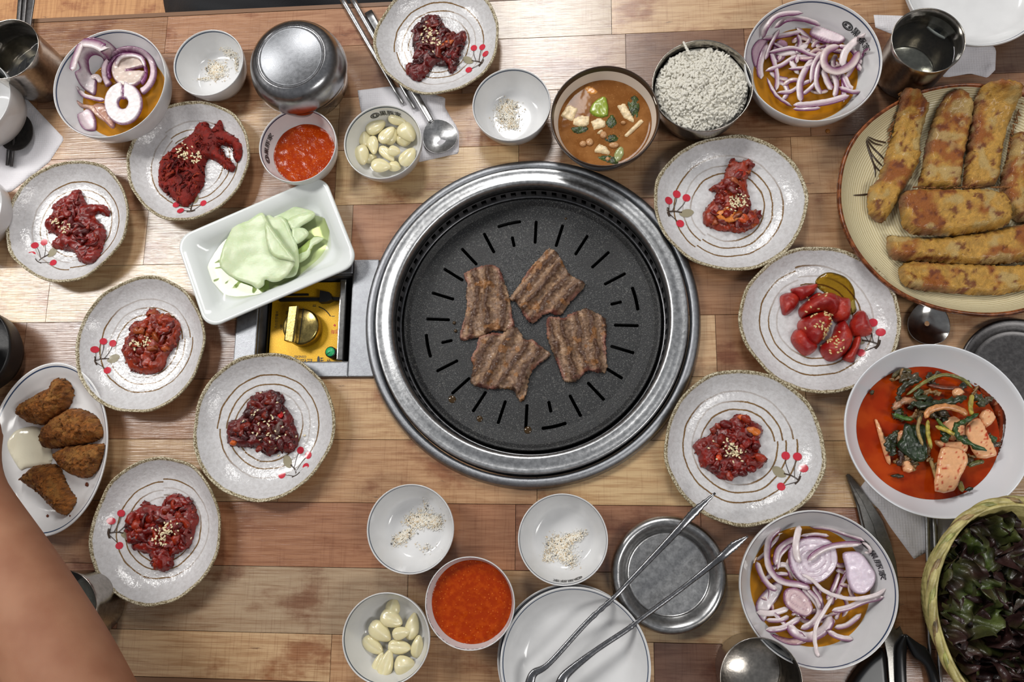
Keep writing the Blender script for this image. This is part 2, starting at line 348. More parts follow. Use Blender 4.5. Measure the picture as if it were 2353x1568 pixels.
M['brine'] = liquid('pickle_brine', (228, 236, 196), .03, 40, .3)
M['water'] = liquid('water', (226, 230, 226), .02, 30, .1)
# ------------------------------------------------------------------ the setting: floor, table of printed wood blocks
V, Fc = boxv(-2.5, 2.5, -2.0, 2.6, -.02, 0); mk('floor', V, Fc, M['floor'], kind='structure', smooth=False)
table = empty('table', (0, .18, 0), 'low table with a brown printed wood block top and a round grill in its middle', 'table')
GC = P(1217, 730, .008); GR = 389 * MPP(1217, 730, .008)      # the grill's centre and outer radius
BX0, BY1 = P(556, 604, 0)[:2]; BX1, BY0 = P(848, 868, 0)[:2]
def cutter():
    Vc, Fcc, _, _ = lathe([(0.0001, -.09), (GR * .93, -.09), (GR * .93, .03), (.0001, .03)], 96, (GC[0], GC[1], TZ)); Vb, Fb = boxv(BX0 + .006, GC[0] - .05, BY0 + .004, BY1 - .004, TZ - .09, TZ + .03)
    return [mk('cut', Vc, Fcc, [], smooth=False), mk('cut', Vb, Fb, [], smooth=False)]
CUT = cutter()
def boolean(o, cuts, solver='EXACT'):
    for c in cuts:
        m = o.modifiers.new('b', 'BOOLEAN'); m.operation = 'DIFFERENCE'; m.object = c; m.solver = solver
    bpy.context.view_layer.update(); dg = bpy.context.evaluated_depsgraph_get(); me = bpy.data.meshes.new_from_object(o.evaluated_get(dg)); me.name = o.name
    o.modifiers.clear(); o.data = me
def split_loose(o):
    bm = bmesh.new(); bm.from_mesh(o.data); seen = set(); isl = []
    for v in bm.verts:
        if v in seen: continue
        st = [v]; cur = set([v]); seen.add(v)
        while st:
            for e_ in st.pop().link_edges:
                for u in e_.verts:
                    if u not in seen: seen.add(u); cur.add(u); st.append(u)
        isl.append([u.index for u in cur])
    for k_, ids in enumerate(isl[1:]):
        b2 = bmesh.new(); b2.from_mesh(o.data); b2.verts.ensure_lookup_table(); ks = set(ids); bmesh.ops.delete(b2, geom=[u for u in b2.verts if u.index not in ks], context='VERTS')
        me = bpy.data.meshes.new('plank'); b2.to_mesh(me); b2.free(); n_ = bpy.data.objects.new('plank', me); COL.objects.link(n_); n_.parent = o.parent; n_.location = o.location; n_.color = o.color
        for m in o.data.materials: me.materials.append(m) if len(me.materials) < len(o.data.materials) else None
    if len(isl) > 1:
        ks = set(isl[0]); bmesh.ops.delete(bm, geom=[u for u in bm.verts if u.index not in ks], context='VERTS'); bm.to_mesh(o.data)
    bm.free()
TX0, TX1, TY0, TY1 = -1.02, .98, -.1612, .5255
V, Fc = boxv(TX0, TX1, TY0, TY1, TZ - .030, TZ - .0022); core = mk('table_core', V, Fc, M['core'], parent=table, smooth=False); boolean(core, CUT)
V, Fc, _ = join([boxv(TX0 - .004, TX1 + .004, TY1 + .0003, TY1 + .005, TZ - .032, TZ + .0002), boxv(TX0 - .004, TX1 + .004, TY0 - .005, TY0 - .0003, TZ - .032, TZ + .0002)])
mk('edge_band', V, Fc, simple('edge_band', (120, 88, 64), .4), parent=table, smooth=False)
for x in (-.93, .89):
    for y in (-.08, .44):
        V, Fc = boxv(x - .03, x + .03, y - .03, y + .03, .0, TZ - .03); mk('leg', V, Fc, M['core'], parent=table, smooth=False)
LT, TN, RD, BR, DK, YL, GY = (206, 170, 128), (190, 150, 110), (170, 122, 90), (160, 118, 84), (136, 98, 72), (208, 174, 126), (176, 150, 118)
rows = {8: [(-1.02, BR), (-.46, (178, 132, 98)), (-.12, GY), (.026, LT), (.20, TN), (.44, BR), (.75, LT)],
        7: [(-1.02, BR), (-.60, (162, 122, 92)), (-.42, BR), (-.13, (180, 148, 118)), (.04, DK), (.16, BR), (.33, (118, 90, 70)), (.66, TN)],
        6: [(-1.02, TN), (-.47, LT), (-.26, TN), (-.03, (172, 132, 98)), (.22, (166, 124, 92)), (.50, TN)],
        5: [(-1.02, BR), (-.66, (180, 138, 104)), (-.38, (164, 122, 88)), (-.26, YL), (-.07, TN), (.20, (198, 158, 116)), (.48, LT)],
        4: [(-1.02, LT), (-.46, GY), (-.24, (176, 128, 94)), (.10, TN), (.30, LT), (.62, BR)],
        3: [(-1.02, YL), (-.56, (200, 170, 128)), (-.26, TN), (.08, BR), (.245, (196, 156, 112)), (.46, TN)],
        2: [(-1.02, DK), (-.58, (142, 106, 82)), (-.33, (150, 114, 86)), (-.20, LT), (.12, BR), (.24, TN), (.55, LT)],
        1: [(-1.02, TN), (-.50, BR), (-.285, (206, 168, 122)), (.04, YL), (.20, LT), (.45, BR)],
        0: [(-1.02, LT), (-.62, (186, 152, 112)), (-.30, (192, 150, 108)), (-.05, YL), (.16, (200, 164, 118)), (.42, LT)],
        -1: [(-1.02, BR), (-.47, LT), (-.38, (168, 118, 84)), (-.07, (158, 112, 82)), (.10, (162, 118, 86)), (.24, (170, 124, 90)), (.50, TN)],
        -2: [(-1.02, RD), (-.45, GY), (-.17, (172, 138, 100)), (.02, (198, 166, 122)), (.18, BR), (.29, (158, 114, 84)), (.60, YL)],
        -3: [(-1.02, YL), (-.47, (206, 170, 126)), (-.24, (194, 152, 110)), (-.02, LT), (.055, (122, 86, 66)), (.13, (150, 108, 80)), (.36, BR)]}
for r, bl in rows.items():
    y0 = r * .06 + .0007; y1 = y0 + .06
    if r == 8: y1 = TY1
    if r == -3: y0 = TY0
    for i, (x0, c) in enumerate(bl):
        x1 = bl[i + 1][0] if i + 1 < len(bl) else TX1; g = .00022
        V, Fc = prism([(x0 + g, y0 + g), (x1 - g, y0 + g), (x1 - g, y1 - g), (x0 + g, y1 - g)], TZ - .0021, TZ, .00015)
        o = mk('plank', V, Fc, M['plank'], parent=table, smooth=False); o.color = rgba(tuple(np.array(c) * np.array([.985, 1.0, 1.03])))
        if y0 < GC[1] + GR and y1 > GC[1] - GR and x1 > min(BX0, GC[0] - GR) and x0 < GC[0] + GR: boolean(o, CUT); split_loose(o)
for c in CUT: bpy.data.objects.remove(c)
# ------------------------------------------------------------------ the grill
grill = empty('table_grill', (GC[0], GC[1], TZ - .09), 'round steel barbecue grill sunk into the middle of the table', 'grill')
g0 = (GC[0], GC[1], TZ)
OC = P(1215.5, 725, .012); OR = 319 * MPP(1215, 725, .012)      # the opening
def ring(name, prof, c, m, n=128):
    V, Fc, uv, u3 = lathe(prof, n, c, cap0=False); Fc = Fc[:-1]; nn = len(prof)
    Fc += [[(nn - 1) * n + i, i, (i + 1) % n, (nn - 1) * n + (i + 1) % n][::-1] for i in range(n)]; return mk(name, V, Fc, m, parent=grill, uvs=uv)
ring('flange_ring', [(GR * .90, -.004), (GR * .934, -.003), (GR * .941, .0085), (GR * .950, .0100), (GR * .985, .0085), (GR * .996, .004), (GR * 1.0, .0005), (GR * 1.0, 0), (GR * .9, -.002)], g0, M['castring'])
ring('inner_ring', [(OR, -.004), (OR, .010), (OR * 1.012, .0125), (OR * 1.03, .0132), (OR * 1.06, .0118), (OR * 1.10, .0112), (OR * 1.120, .0125), (OR * 1.130, .0115), (OR * 1.136, .004), (OR * 1.13, -.002)], (OC[0], OC[1], TZ), M['grillsteel'])
PC = P(1220, 740, -.022); PR = 294 * MPP(1220, 740, -.022)
# perforated wall between the opening and the pan
parts = []; zt, zb = -.002, -.022; r0, r1 = OR - .0005, PR + .0045
def wallp(a, f, out=0):
    cx = OC[0] * (1 - f) + PC[0] * f; cy = OC[1] * (1 - f) + PC[1] * f; r = r0 + (r1 - r0) * f + out; return (cx + r * math.cos(a), cy + r * math.sin(a), TZ + zt + (zb - zt) * f)
n = 160
def band(f0, f1, seg=None):
    V = []; Fq = []
    for i in range(n):
        a = 2 * PI * i / n
        V += [wallp(a, f0), wallp(a, f1), wallp(a, f0, .0012), wallp(a, f1, .0012)]
    for i in range(n):
        if seg is not None and not seg(i): continue
        j = (i + 1) % n; q = lambda k_, e_: k_ * 4 + e_
        Fq += [[q(i, 0), q(j, 0), q(j, 1), q(i, 1)], [q(i, 2), q(i, 3), q(j, 3), q(j, 2)], [q(i, 0), q(i, 1), q(i, 3), q(i, 2)], [q(j, 0), q(j, 2), q(j, 3), q(j, 1)], [q(i, 1), q(j, 1), q(j, 3), q(i, 3)]]
    return V, Fq
V, Fc, _ = join([band(0, .18), band(.18, .74, lambda i: i % 2 == 0), band(.74, 1.0)])
dark = simple('black_enamel', (86, 86, 88), .3, var=.2); M['soot'] = simple('soot_black', (8, 8, 8), .7)
mk('vent_wall', V, Fc, dark, parent=grill, smooth=False)
ring('pan_seat', [(PR * .97, -.034), (PR * 1.0, -.030), (PR * 1.028, -.0265), (PR * 1.045, -.0255), (PR * 1.052, -.028), (PR * 1.04, -.036)], (PC[0], PC[1], TZ + .004), steel('seat_steel', (120, 120, 122), .3))
Vb, Fb, _, _ = lathe([(.0001, -.085), (GR * .86, -.085), (GR * .90, -.07), (GR * .91, .0), (GR * .905, .0), (GR * .895, -.068), (GR * .855, -.082), (.0001, -.082)], 64, g0); mk('fire_bowl', Vb, Fb, M['soot'], parent=grill)
# the pan with its slots
b = NB('speckled_nonstick'); p = b.pos(); f1 = b.noise(p, 900, 3, .7); f2 = b.noise(p, 330, 3, .7)
c = b.mix(b.ss(f1, .55, .66), rgba((22, 23, 25)), rgba((104, 104, 102))); c = b.mix(b.ss(f2, .60, .68, 0, .7), c, rgba((90, 88, 84)))
c = b.mix(b.ss(b.noise(p, 24, 3), .5, .66, 0, .5), c, rgba((24, 23, 22)))
oil = b.n('VectorMath', operation='DISTANCE'); oc = P(1215, 655, -.022); b.L(p, oil.inputs[0]); oil.inputs[1].default_value = (oc[0], oc[1], TZ - .02)
of = b.ss(b.math('ADD', oil.outputs['Value'], b.math('MULTIPLY', b.noise(p, 60, 4), .05)), .055, .085, 1, 0)
b.bump(b.noise(p, 900, 3, .6), .5, .0007); b.base(c, b.math('MULTIPLY_ADD', of, -.26, .46), 0, .5); M['pan'] = b.m
pan = empty('grill_pan', (PC[0], PC[1], TZ - .03), 'black speckled round grill pan with radial slots holding four pieces of meat', 'pan')
pr_ = [(.0001, -.030), (PR * .5, -.0295), (PR * .86, -.0282), (PR * .955, -.0265), (PR * .985, -.0235), (PR * 1.0, -.0225), (PR * 1.008, -.024), (PR * 1.0, -.030), (PR * .86, -.0345), (.0001, -.0345)]
V, Fc, _, _ = lathe([(r, z + .0045) for r, z in pr_], 160, (PC[0], PC[1], TZ)); body = mk('pan_body', V, Fc, M['pan'], parent=pan)
cuts = []
for i in range(24):
    a = math.radians(90 - (2.5 + 15 * i)); sh = i % 6 == 5
    def slot(pts, w_):
        pl = np.array(pts); t = np.gradient(pl, axis=0); t /= np.linalg.norm(t, axis=1)[:, None]; nn = np.column_stack([-t[:, 1], t[:, 0]]); e0 = pl[0] - t[0] * w_ * .6; e1 = pl[-1] + t[-1] * w_ * .6
        poly = np.vstack([pl + nn * w_, [e1], (pl - nn * w_)[::-1], [e0]]); Vs, Fs = prism(poly, TZ - .05, TZ + .01); cuts.append((Vs, Fs))
    u = np.array([math.cos(a), math.sin(a)]); c0 = PC[:2]
    if sh:
        slot([c0 + u * PR * q for q in (.64, .68, .72)], .0016)
        slot([c0 + np.array([math.cos(a + q), math.sin(a + q)]) * PR * .835 for q in np.linspace(-.11, .11, 7)], .0017)
    else: slot([c0 + u * PR * q for q in (.65, .74, .83)], .0016)
V, Fc, _ = join(cuts); cu = mk('cut', V, Fc, [], smooth=False); boolean(body, [cu]); bpy.data.objects.remove(cu)
for p_ in body.data.polygons: p_.use_smooth = False
V, Fc, _, _ = lathe([(.0001, -.0452), (PR * .98, -.0452), (PR * .98, -.0450), (.0001, -.0450)], 64, (PC[0], PC[1], TZ)); mk('drip_tray', V, Fc, M['soot'], parent=grill)
for k_, (px, py, rr) in enumerate(Z(1.985, 820, 330, [(434, 1168, 19), (560, 1257, 15), (780, 1308, 18), (450, 855, 8), (444, 818, 8), (953, 343, 7)])):
    q = P(px, py, -.0238); r = rr / 1.985 * MPP(px, py, -.02); V, Fc = blob(q, (r, r, .0012), k_, .05)
    mk('oil_drop', V, Fc, M.get('oil') or M.setdefault('oil', simple('oil', (64, 46, 22), .06)), label='small brown oil drop ' + ('at the lower left of the pan', 'at the lower left below the biggest one', 'beside the curved slot at the bottom of the pan', 'lower of the two left of the meat', 'upper of the two left of the meat', 'at the tip of a slot near the top of the pan')[k_], cat='oil drop', group='oil drops on the grill pan')
# control box
box = empty('control_box', ((BX0 + BX1) / 2, (BY0 + BY1) / 2, TZ - .05), 'steel gas control box with a yellow panel set in the table beside the grill', 'control box')
ix0, iy1 = P(640, 634, 0)[:2]; ix1, iy0 = P(803, 833, 0)[:2]; lx = P(591, 800, 0)[0]
V, Fc, _ = join([boxv(ix1, BX1 + .006, BY0, BY1, TZ - .003, TZ + .0035), boxv(BX0, ix1, BY0, iy0, TZ - .003, TZ + .0035), boxv(BX0, ix1, iy1, BY1, TZ - .003, TZ + .0035), boxv(BX0, lx, iy0, iy1, TZ - .003, TZ + .0035)])
fr = mk('bracket', V, Fc, M['castring'], parent=box, smooth=False)
m_ = fr.modifiers.new('bev', 'BEVEL'); m_.width = .0012; m_.segments = 2; m_.limit_method = 'ANGLE'
V, Fc, _ = join([boxv(lx, lx + .001, iy0, iy1, TZ - .05, TZ), boxv(ix1 - .001, ix1, iy0, iy1, TZ - .05, TZ), boxv(lx, ix1, iy0, iy0 + .001, TZ - .05, TZ), boxv(lx, ix1, iy1 - .001, iy1, TZ - .05, TZ), boxv(lx, ix1, iy0, iy1, TZ - .052, TZ - .05)])
mk('well', V, Fc, dark, parent=box, smooth=False)
bx0 = P(778, 720, -.004)[0]; bx1 = P(794, 720, -.004)[0]
V, Fc = boxv(bx0, bx1, P(780, 829, -.004)[1], P(780, 642, -.004)[1], TZ - .012, TZ - .003); o = mk('side_bar', V, Fc, M['polish'], parent=box, smooth=False); m_ = o.modifiers.new('bev', 'BEVEL'); m_.width = .0015; m_.segments = 3
py0, py1 = P(700, 842, -.014)[1], P(700, 650, -.014)[1]; yx0, yx1 = P(622, 750, -.014)[0], P(790, 750, -.014)[0]
b = NB('yellow_panel'); sp_ = b.noise(b.pos(), 1500, 2); b.base(b.mix(b.ss(sp_, .55, .7), rgba((206, 156, 22)), rgba((246, 208, 70))), .34, .35); M['yellow'] = b.m
V, Fc = boxv(yx0, yx1, py0, py1, TZ - .0155, TZ - .014); panel = mk('panel', V, Fc, M['yellow'], parent=box, smooth=False)
V, Fc = boxv(lx + .004, yx0 - .001, iy0 + .002, iy1 - .002, TZ - .03, TZ - .013); mk('side_plate', V, Fc, simple('brass_dark', (92, 74, 34), .3, 1.0), parent=box, smooth=False)
kc = P(693, 752, -.004); kr = 43 * MPP(693, 752, 0); brass = steel('brass', (176, 156, 98), .24, 500, None, .15)
V, Fc, _, _ = lathe([(.0001, 0.004), (kr * .9, .004), (kr * .97, .003), (kr, .0), (kr, -.0095), (.0001, -.0095)], 48, kc); knob = mk('knob', V, Fc, brass, parent=box)
V, Fc = prism([(kc[0] + q[0] * kr, kc[1] + q[1] * kr) for q in ((-.55, .98), (.02, 1.0), (-.12, -.98), (-.66, -.86))], kc[2] + .003, kc[2] + .014, .0015); mk('knob_grip', V, Fc, brass, parent=knob, smooth=False)
V, Fc = prism([(kc[0] + q[0] * kr, kc[1] + q[1] * kr) for q in ((.10, .98), (.14, .98), (.0, -.98), (-.04, -.98))], kc[2] + .0040, kc[2] + .0044); mk('pointer_groove', V, Fc, M['soot'], parent=knob, smooth=False)
gc = P(759, 809, -.003); gr_ = 12 * MPP(759, 810, 0)
V, Fc, _, _ = lathe([(.0001, 0), (gr_, 0), (gr_ * 1.08, -.001), (gr_ * 1.08, -.012), (.0001, -.012)], 32, gc); gk = mk('igniter_knob', V, Fc, simple('black_plastic', (24, 24, 25), .4), parent=box)
V, Fc, _, _ = lathe([(.0001, .0008), (gr_ * .85, .0008), (gr_ * .9, .0), (.0001, 0)], 32, gc); mk('knob_cap', V, Fc, simple('green_plastic', (40, 168, 104), .4), parent=gk, label='green knob cap')
V, Fc = boxv(gc[0] - gr_ * .8, gc[0], gc[1] - .0004, gc[1] + .0002, gc[2] + .0006, gc[2] + .001); V = (np.array(V) - gc) @ np.array(Matrix.Rotation(-.7, 3, 'Z')) + gc; mk('knob_mark', V, Fc, M['soot'], parent=gk, smooth=False)
lv0 = P(640, 690, -.008); lv1 = P(780, 686, -.008)
V, Fc, _ = join([boxv(lv0[0], lv1[0], lv1[1] - .0016, lv1[1] + .0016, TZ - .0135, TZ - .009), prism([P(736, 668, -.006), P(757, 672, -.006), P(764, 688, -.006), P(752, 694, -.006), P(734, 695, -.006)], TZ - .0135, TZ - .005), boxv(lv0[0], P(740, 0, 0)[0], P(700, 676, -.01)[1] - .001, P(700, 676, -.01)[1] + .001, TZ - .0135, TZ - .012)]); mk('lever', V, Fc, simple('black_lever', (16, 16, 17), .5), parent=box, smooth=False)
def text(body, px, py, h, size, ang, mat, parent, name='printed_text', mapper=None, depth=.00015, flipx=False):
    cu = bpy.data.curves.new(name, 'FONT'); cu.body = body; cu.size = size; cu.align_x = 'CENTER'; cu.align_y = 'CENTER'; cu.offset = size * .012; cu.resolution_u = 3
    o = bpy.data.objects.new('t', cu); COL.objects.link(o); bpy.context.view_layer.update(); me = bpy.data.meshes.new_from_object(o.evaluated_get(bpy.context.evaluated_depsgraph_get())); bpy.data.objects.remove(o)
    V = np.array([v.co for v in me.vertices]); Fq = [list(p_.vertices) for p_ in me.polygons]
    if len(V) == 0: return
    if mapper is None:
        c_ = P(px, py, h); a = math.radians(ang); V = np.column_stack([V[:, 0] * math.cos(a) - V[:, 1] * math.sin(a) + c_[0], V[:, 0] * math.sin(a) + V[:, 1] * math.cos(a) + c_[1], np.full(len(V), c_[2] + depth)])
    else: V = mapper(V)
    return mk(name, V, Fq, mat, parent=parent, smooth=False)
for bd_, px, py, sz, an in (('巨松P·S', 695, 831, .0068, 180), ('GSND02', 690, 820, .0034, 180), ('W', 755, 829, .004, 190), ('I', 766, 727, .0052, 90), ('II', 723, 703, .0052, 90), ('III', 661, 719, .0052, 90), ('가스안전밸브', 636, 735, .0034, 90), ('OFF', 647, 752, .0032, 90)): text(bd_, px, py, -.014, sz, an, M['ink'], panel)
red = simple('red_print', (206, 40, 30), .4); text('점화', 770, 762, -.014, .0048, 180, red, panel)
V, Fc = prism([P(769 + 2.6 * math.cos(q), 748 + 2.6 * math.sin(q), -.014)[:2] for q in np.linspace(0, 2 * PI, 12, False)], TZ - .014, TZ - .0138); mk('red_dot', V, Fc, red, parent=panel, smooth=False)
V, Fc, _ = join([prism([P(732 + 3.2 * math.cos(q), 829 + 10.5 * math.sin(q), -.014)[:2] for q in np.linspace(0, 2 * PI, 16, False)], TZ - .014, TZ - .0138)] + [prism([P(736, 822 + 5 * q, -.014)[:2], P(746 - 1.5 * abs(q - 1.2), 823 + 5 * q, -.014)[:2], P(737, 826 + 5 * q, -.014)[:2]], TZ - .014, TZ - .0138) for q in range(3)]); mk('printed_flame', V, Fc, M['ink'], parent=panel, smooth=False)
arc = [P(*q, -.0139) for q in Z(5.23, 540, 600, [(1005, 550), (1060, 575), (1110, 615), (1148, 665)])]; V, Fc, _ = tube(smooth_open(arc, 4), .0007, .00008, 4); mk('printed_scale', V, Fc, M['ink'], parent=panel)
# ------------------------------------------------------------------ meat on the pan
def meatcols(info, xy, ax, seed, nr):
    ca, sa = math.cos(ax), math.sin(ax); u = xy[:, 0] * sa - xy[:, 1] * ca
    p3 = np.column_stack([xy, np.zeros(len(xy))]); wv = np.sin(u * nr * .8 + fbm(p3, 60, seed, 2) * 1.5); n1 = fbm(p3, 260, seed + 3, 3); n2 = fbm(p3, 900, seed + 5, 2)
    base = lin((146, 116, 94)); tan_ = lin((192, 156, 122)); ch = lin((74, 38, 20)); pk = lin((160, 92, 84)); gold = lin((180, 118, 52))
    c_ = base + (tan_ - base) * np.clip(n1 + .3, 0, 1)[:, None]
    k_ = np.clip((wv - .15 + n1 * .9) * 2.0, 0, 1)[:, None]; c_ = c_ * (1 - k_ * .85) + ch * k_ * .85
    k_ = np.clip((fbm(p3, 120, seed + 9, 2) - .5) * 4, 0, .5)[:, None]; c_ = c_ * (1 - k_) + gold * k_
    e_ = np.clip(1.3 - info['t'] * 1.3, 0, 1) * np.clip(fbm(p3, 45, seed + 11, 2) * 3 - .25, 0, 1); c_ = c_ * (1 - e_[:, None] * .6) + pk * e_[:, None] * .6
    return c_ * (1 + n2[:, None] * .16)
M['meat'] = attr('seared_beef', .24, 900, .7, .0012, .25, 1500, .5, .35)
MO = {'m1': ([(130, 335), (280, 270), (380, 255), (460, 290), (490, 380), (540, 520), (570, 700), (590, 810), (510, 860), (400, 850), (320, 900), (210, 925), (110, 945), (95, 880), (140, 740), (160, 600), (150, 530), (165, 430)], 88, 560, 'seared rib meat slice at the upper left of the pan with lengthwise ridges'),
      'm2': ([(905, 105), (980, 145), (1050, 270), (1100, 350), (1220, 410), (1215, 470), (1100, 590), (1020, 700), (960, 710), (915, 690), (840, 720), (760, 790), (700, 750), (640, 650), (600, 590), (545, 560), (640, 430), (720, 300), (820, 190)], 50, 620, 'seared rib meat slice nearest the oily patch at the top of the pan'),
      'm3': ([(900, 720), (1040, 740), (1070, 710), (1160, 680), (1240, 650), (1330, 690), (1410, 740), (1430, 830), (1420, 950), (1430, 1110), (1410, 1240), (1260, 1215), (1200, 1270), (1130, 1320), (1040, 1310), (990, 1180), (930, 1030), (890, 930), (885, 830)], 99, 600, 'seared rib meat slice on the right side of the pan with deep furrows'),
      'm4': ([(270, 910), (400, 870), (480, 880), (560, 815), (620, 830), (680, 930), (750, 930), (830, 990), (920, 1070), (850, 1130), (770, 1200), (720, 1300), (700, 1430), (650, 1505), (600, 1430), (550, 1380), (400, 1385), (280, 1370), (190, 1320), (220, 1170), (195, 1100), (250, 1000)], 62, 520, 'seared pink edged rib meat piece with a pointed tail at the pan bottom')}
for i, (kx, (pts, ax, nr, lb)) in enumerate(MO.items()):
    ax = math.radians(ax); pl = PP(Z(3.92, 1030, 540, pts), -.018)
    def top(x, y, t, ax=ax, nr=nr, i=i):
        u = x * math.sin(ax) - y * math.cos(ax); p3 = np.column_stack([x, y, 0 * x]); q = u * nr * .8 + fbm(p3, 60, i, 2) * 1.5
        return .0027 * np.sin(q) + .0012 * np.sin(q * .5 + 1) + .0006 * fbm(p3, 300, i + 20, 3) + .0003 * np.sin((x * math.cos(ax) + y * math.sin(ax)) * 3200 + 5 * fbm(p3, 200, i)) 
    V, Fc, info = pillow(pl, TZ - .0238, .0052, .0045, .0007, .0008, 400, i, top=top, sm=2)
    rag = .0009 * fbm(V * [1, 1, 0], 700, i + 40, 2); V[:, 0] += rag; V[:, 1] += np.roll(rag, 3)
    mk('grilled_meat', V, Fc, M['meat'], label=lb, cat='meat', group='meat slices on the grill', cols=meatcols(info, info['xy'], ax, i, nr))
# ------------------------------------------------------------------ round dishes
class Dish:
    """centre, radius and inner surface of a round dish, so that food can rest in it"""
    def __init__(s, px, py, wpx, h, prof, sq=(1, 1, 0)):
        s.h = h; s.c = P(px, py, h); s.c[2] = TZ; s.R = wpx / 2 * MPP(px, py, h); s.prof = prof; s.sq = sq
    def zin(s, x, y):
        dx, dy = np.asarray(x) - s.c[0], np.asarray(y) - s.c[1]; ca, sa = math.cos(-s.sq[2]), math.sin(-s.sq[2]); u = (dx * ca - dy * sa) / s.sq[0]; v = (dx * sa + dy * ca) / s.sq[1]
        return np.interp(np.hypot(u, v) / s.R, [p[0] for p in s.prof], [p[1] for p in s.prof])
    def on(s, px, py, dh=0.0):
        """the point of the dish's surface (+dh) seen at a pixel"""
        h = .01
        for _ in range(12): q = P(px, py, h); h = .5 * h + .5 * (float(s.zin(q[0], q[1])) + dh)
        return P(px, py, h)
    def pts(s, pts, dh=0.0): return np.array([s.on(p[0], p[1], dh) for p in pts])
DISH = {}
def dish(key, name, px, py, wpx, h, inner, outer, mat, label, cat, group=None, n=96, sq=(1, 1, 0), wob=None, zwob=None, dz=0.0):
    """inner: [(r/R, z)] from the centre to the lip; outer: from the lip down to the foot and in"""
    d = Dish(px, py, wpx, h, [(r, z + dz) for r, z in inner], sq); pr = [(max(r * d.R, .0001), z + dz) for r, z in inner + outer] 
    V, Fc, uv, u3 = lathe(pr, n, d.c, d.R, sq, wob, zwob); o = mk(name, V, Fc, mat, origin=d.c, uvs=uv, uv3=u3, label=label, cat=cat, group=group); d.o = o; DISH[key] = d; return d
def rr(p, k=3):
    """round a profile"""
    p = np.array(p, float); q = smooth_open(p, k); q[:, 0] = np.maximum(q[:, 0], 0); return [tuple(x) for x in q]
PL_IN = rr([(0, .0042), (.3, .0042), (.55, .0048), (.72, .0068), (.84, .0115), (.93, .0172), (.975, .0206)]) + [(.99, .0216), (1.0, .0216)]
PL_OUT = [(1.008, .0205), (1.005, .019), (.96, .0150), (.85, .0082), (.7, .0036), (.56, .0022), (.53, .0), (.49, .0), (.47, .0018), (.001, .0018)]
plates = [('p1', 1003, 83, 290, 29.5, 'at the top edge under dark red salted squid', 280), ('p2', 430, 365, 292, 87, 'with shredded red fish in the upper left', 288), ('p3', 152, 505, 296, 129.6, 'with radish strips near the left edge', 288),
          ('p4', 320, 790, 308, 164.5, 'beside the long dish with a small red kimchi heap', 316), ('p5', 603, 978, 335, 54.8, 'just below the gas control box', 336), ('p6', 355, 1220, 312, 176.5, 'nearest the forearm at the lower left', 342),
          ('p7', 1679, 462, 346, 174.6, 'touching the grill ring at its upper right', 320), ('p8', 1885, 732, 360, 23.6, 'with red roe pieces beside the fish platter', 338), ('p9', 1710, 1027, 361, 31, 'under the tips of the tongs right of the grill', 352)]
M['berry'] = simple('painted_red', (196, 52, 66), .14); M['twig'] = simple('painted_brown', (66, 52, 42), .14); M['leafp'] = simple('painted_olive', (150, 142, 118), .14)
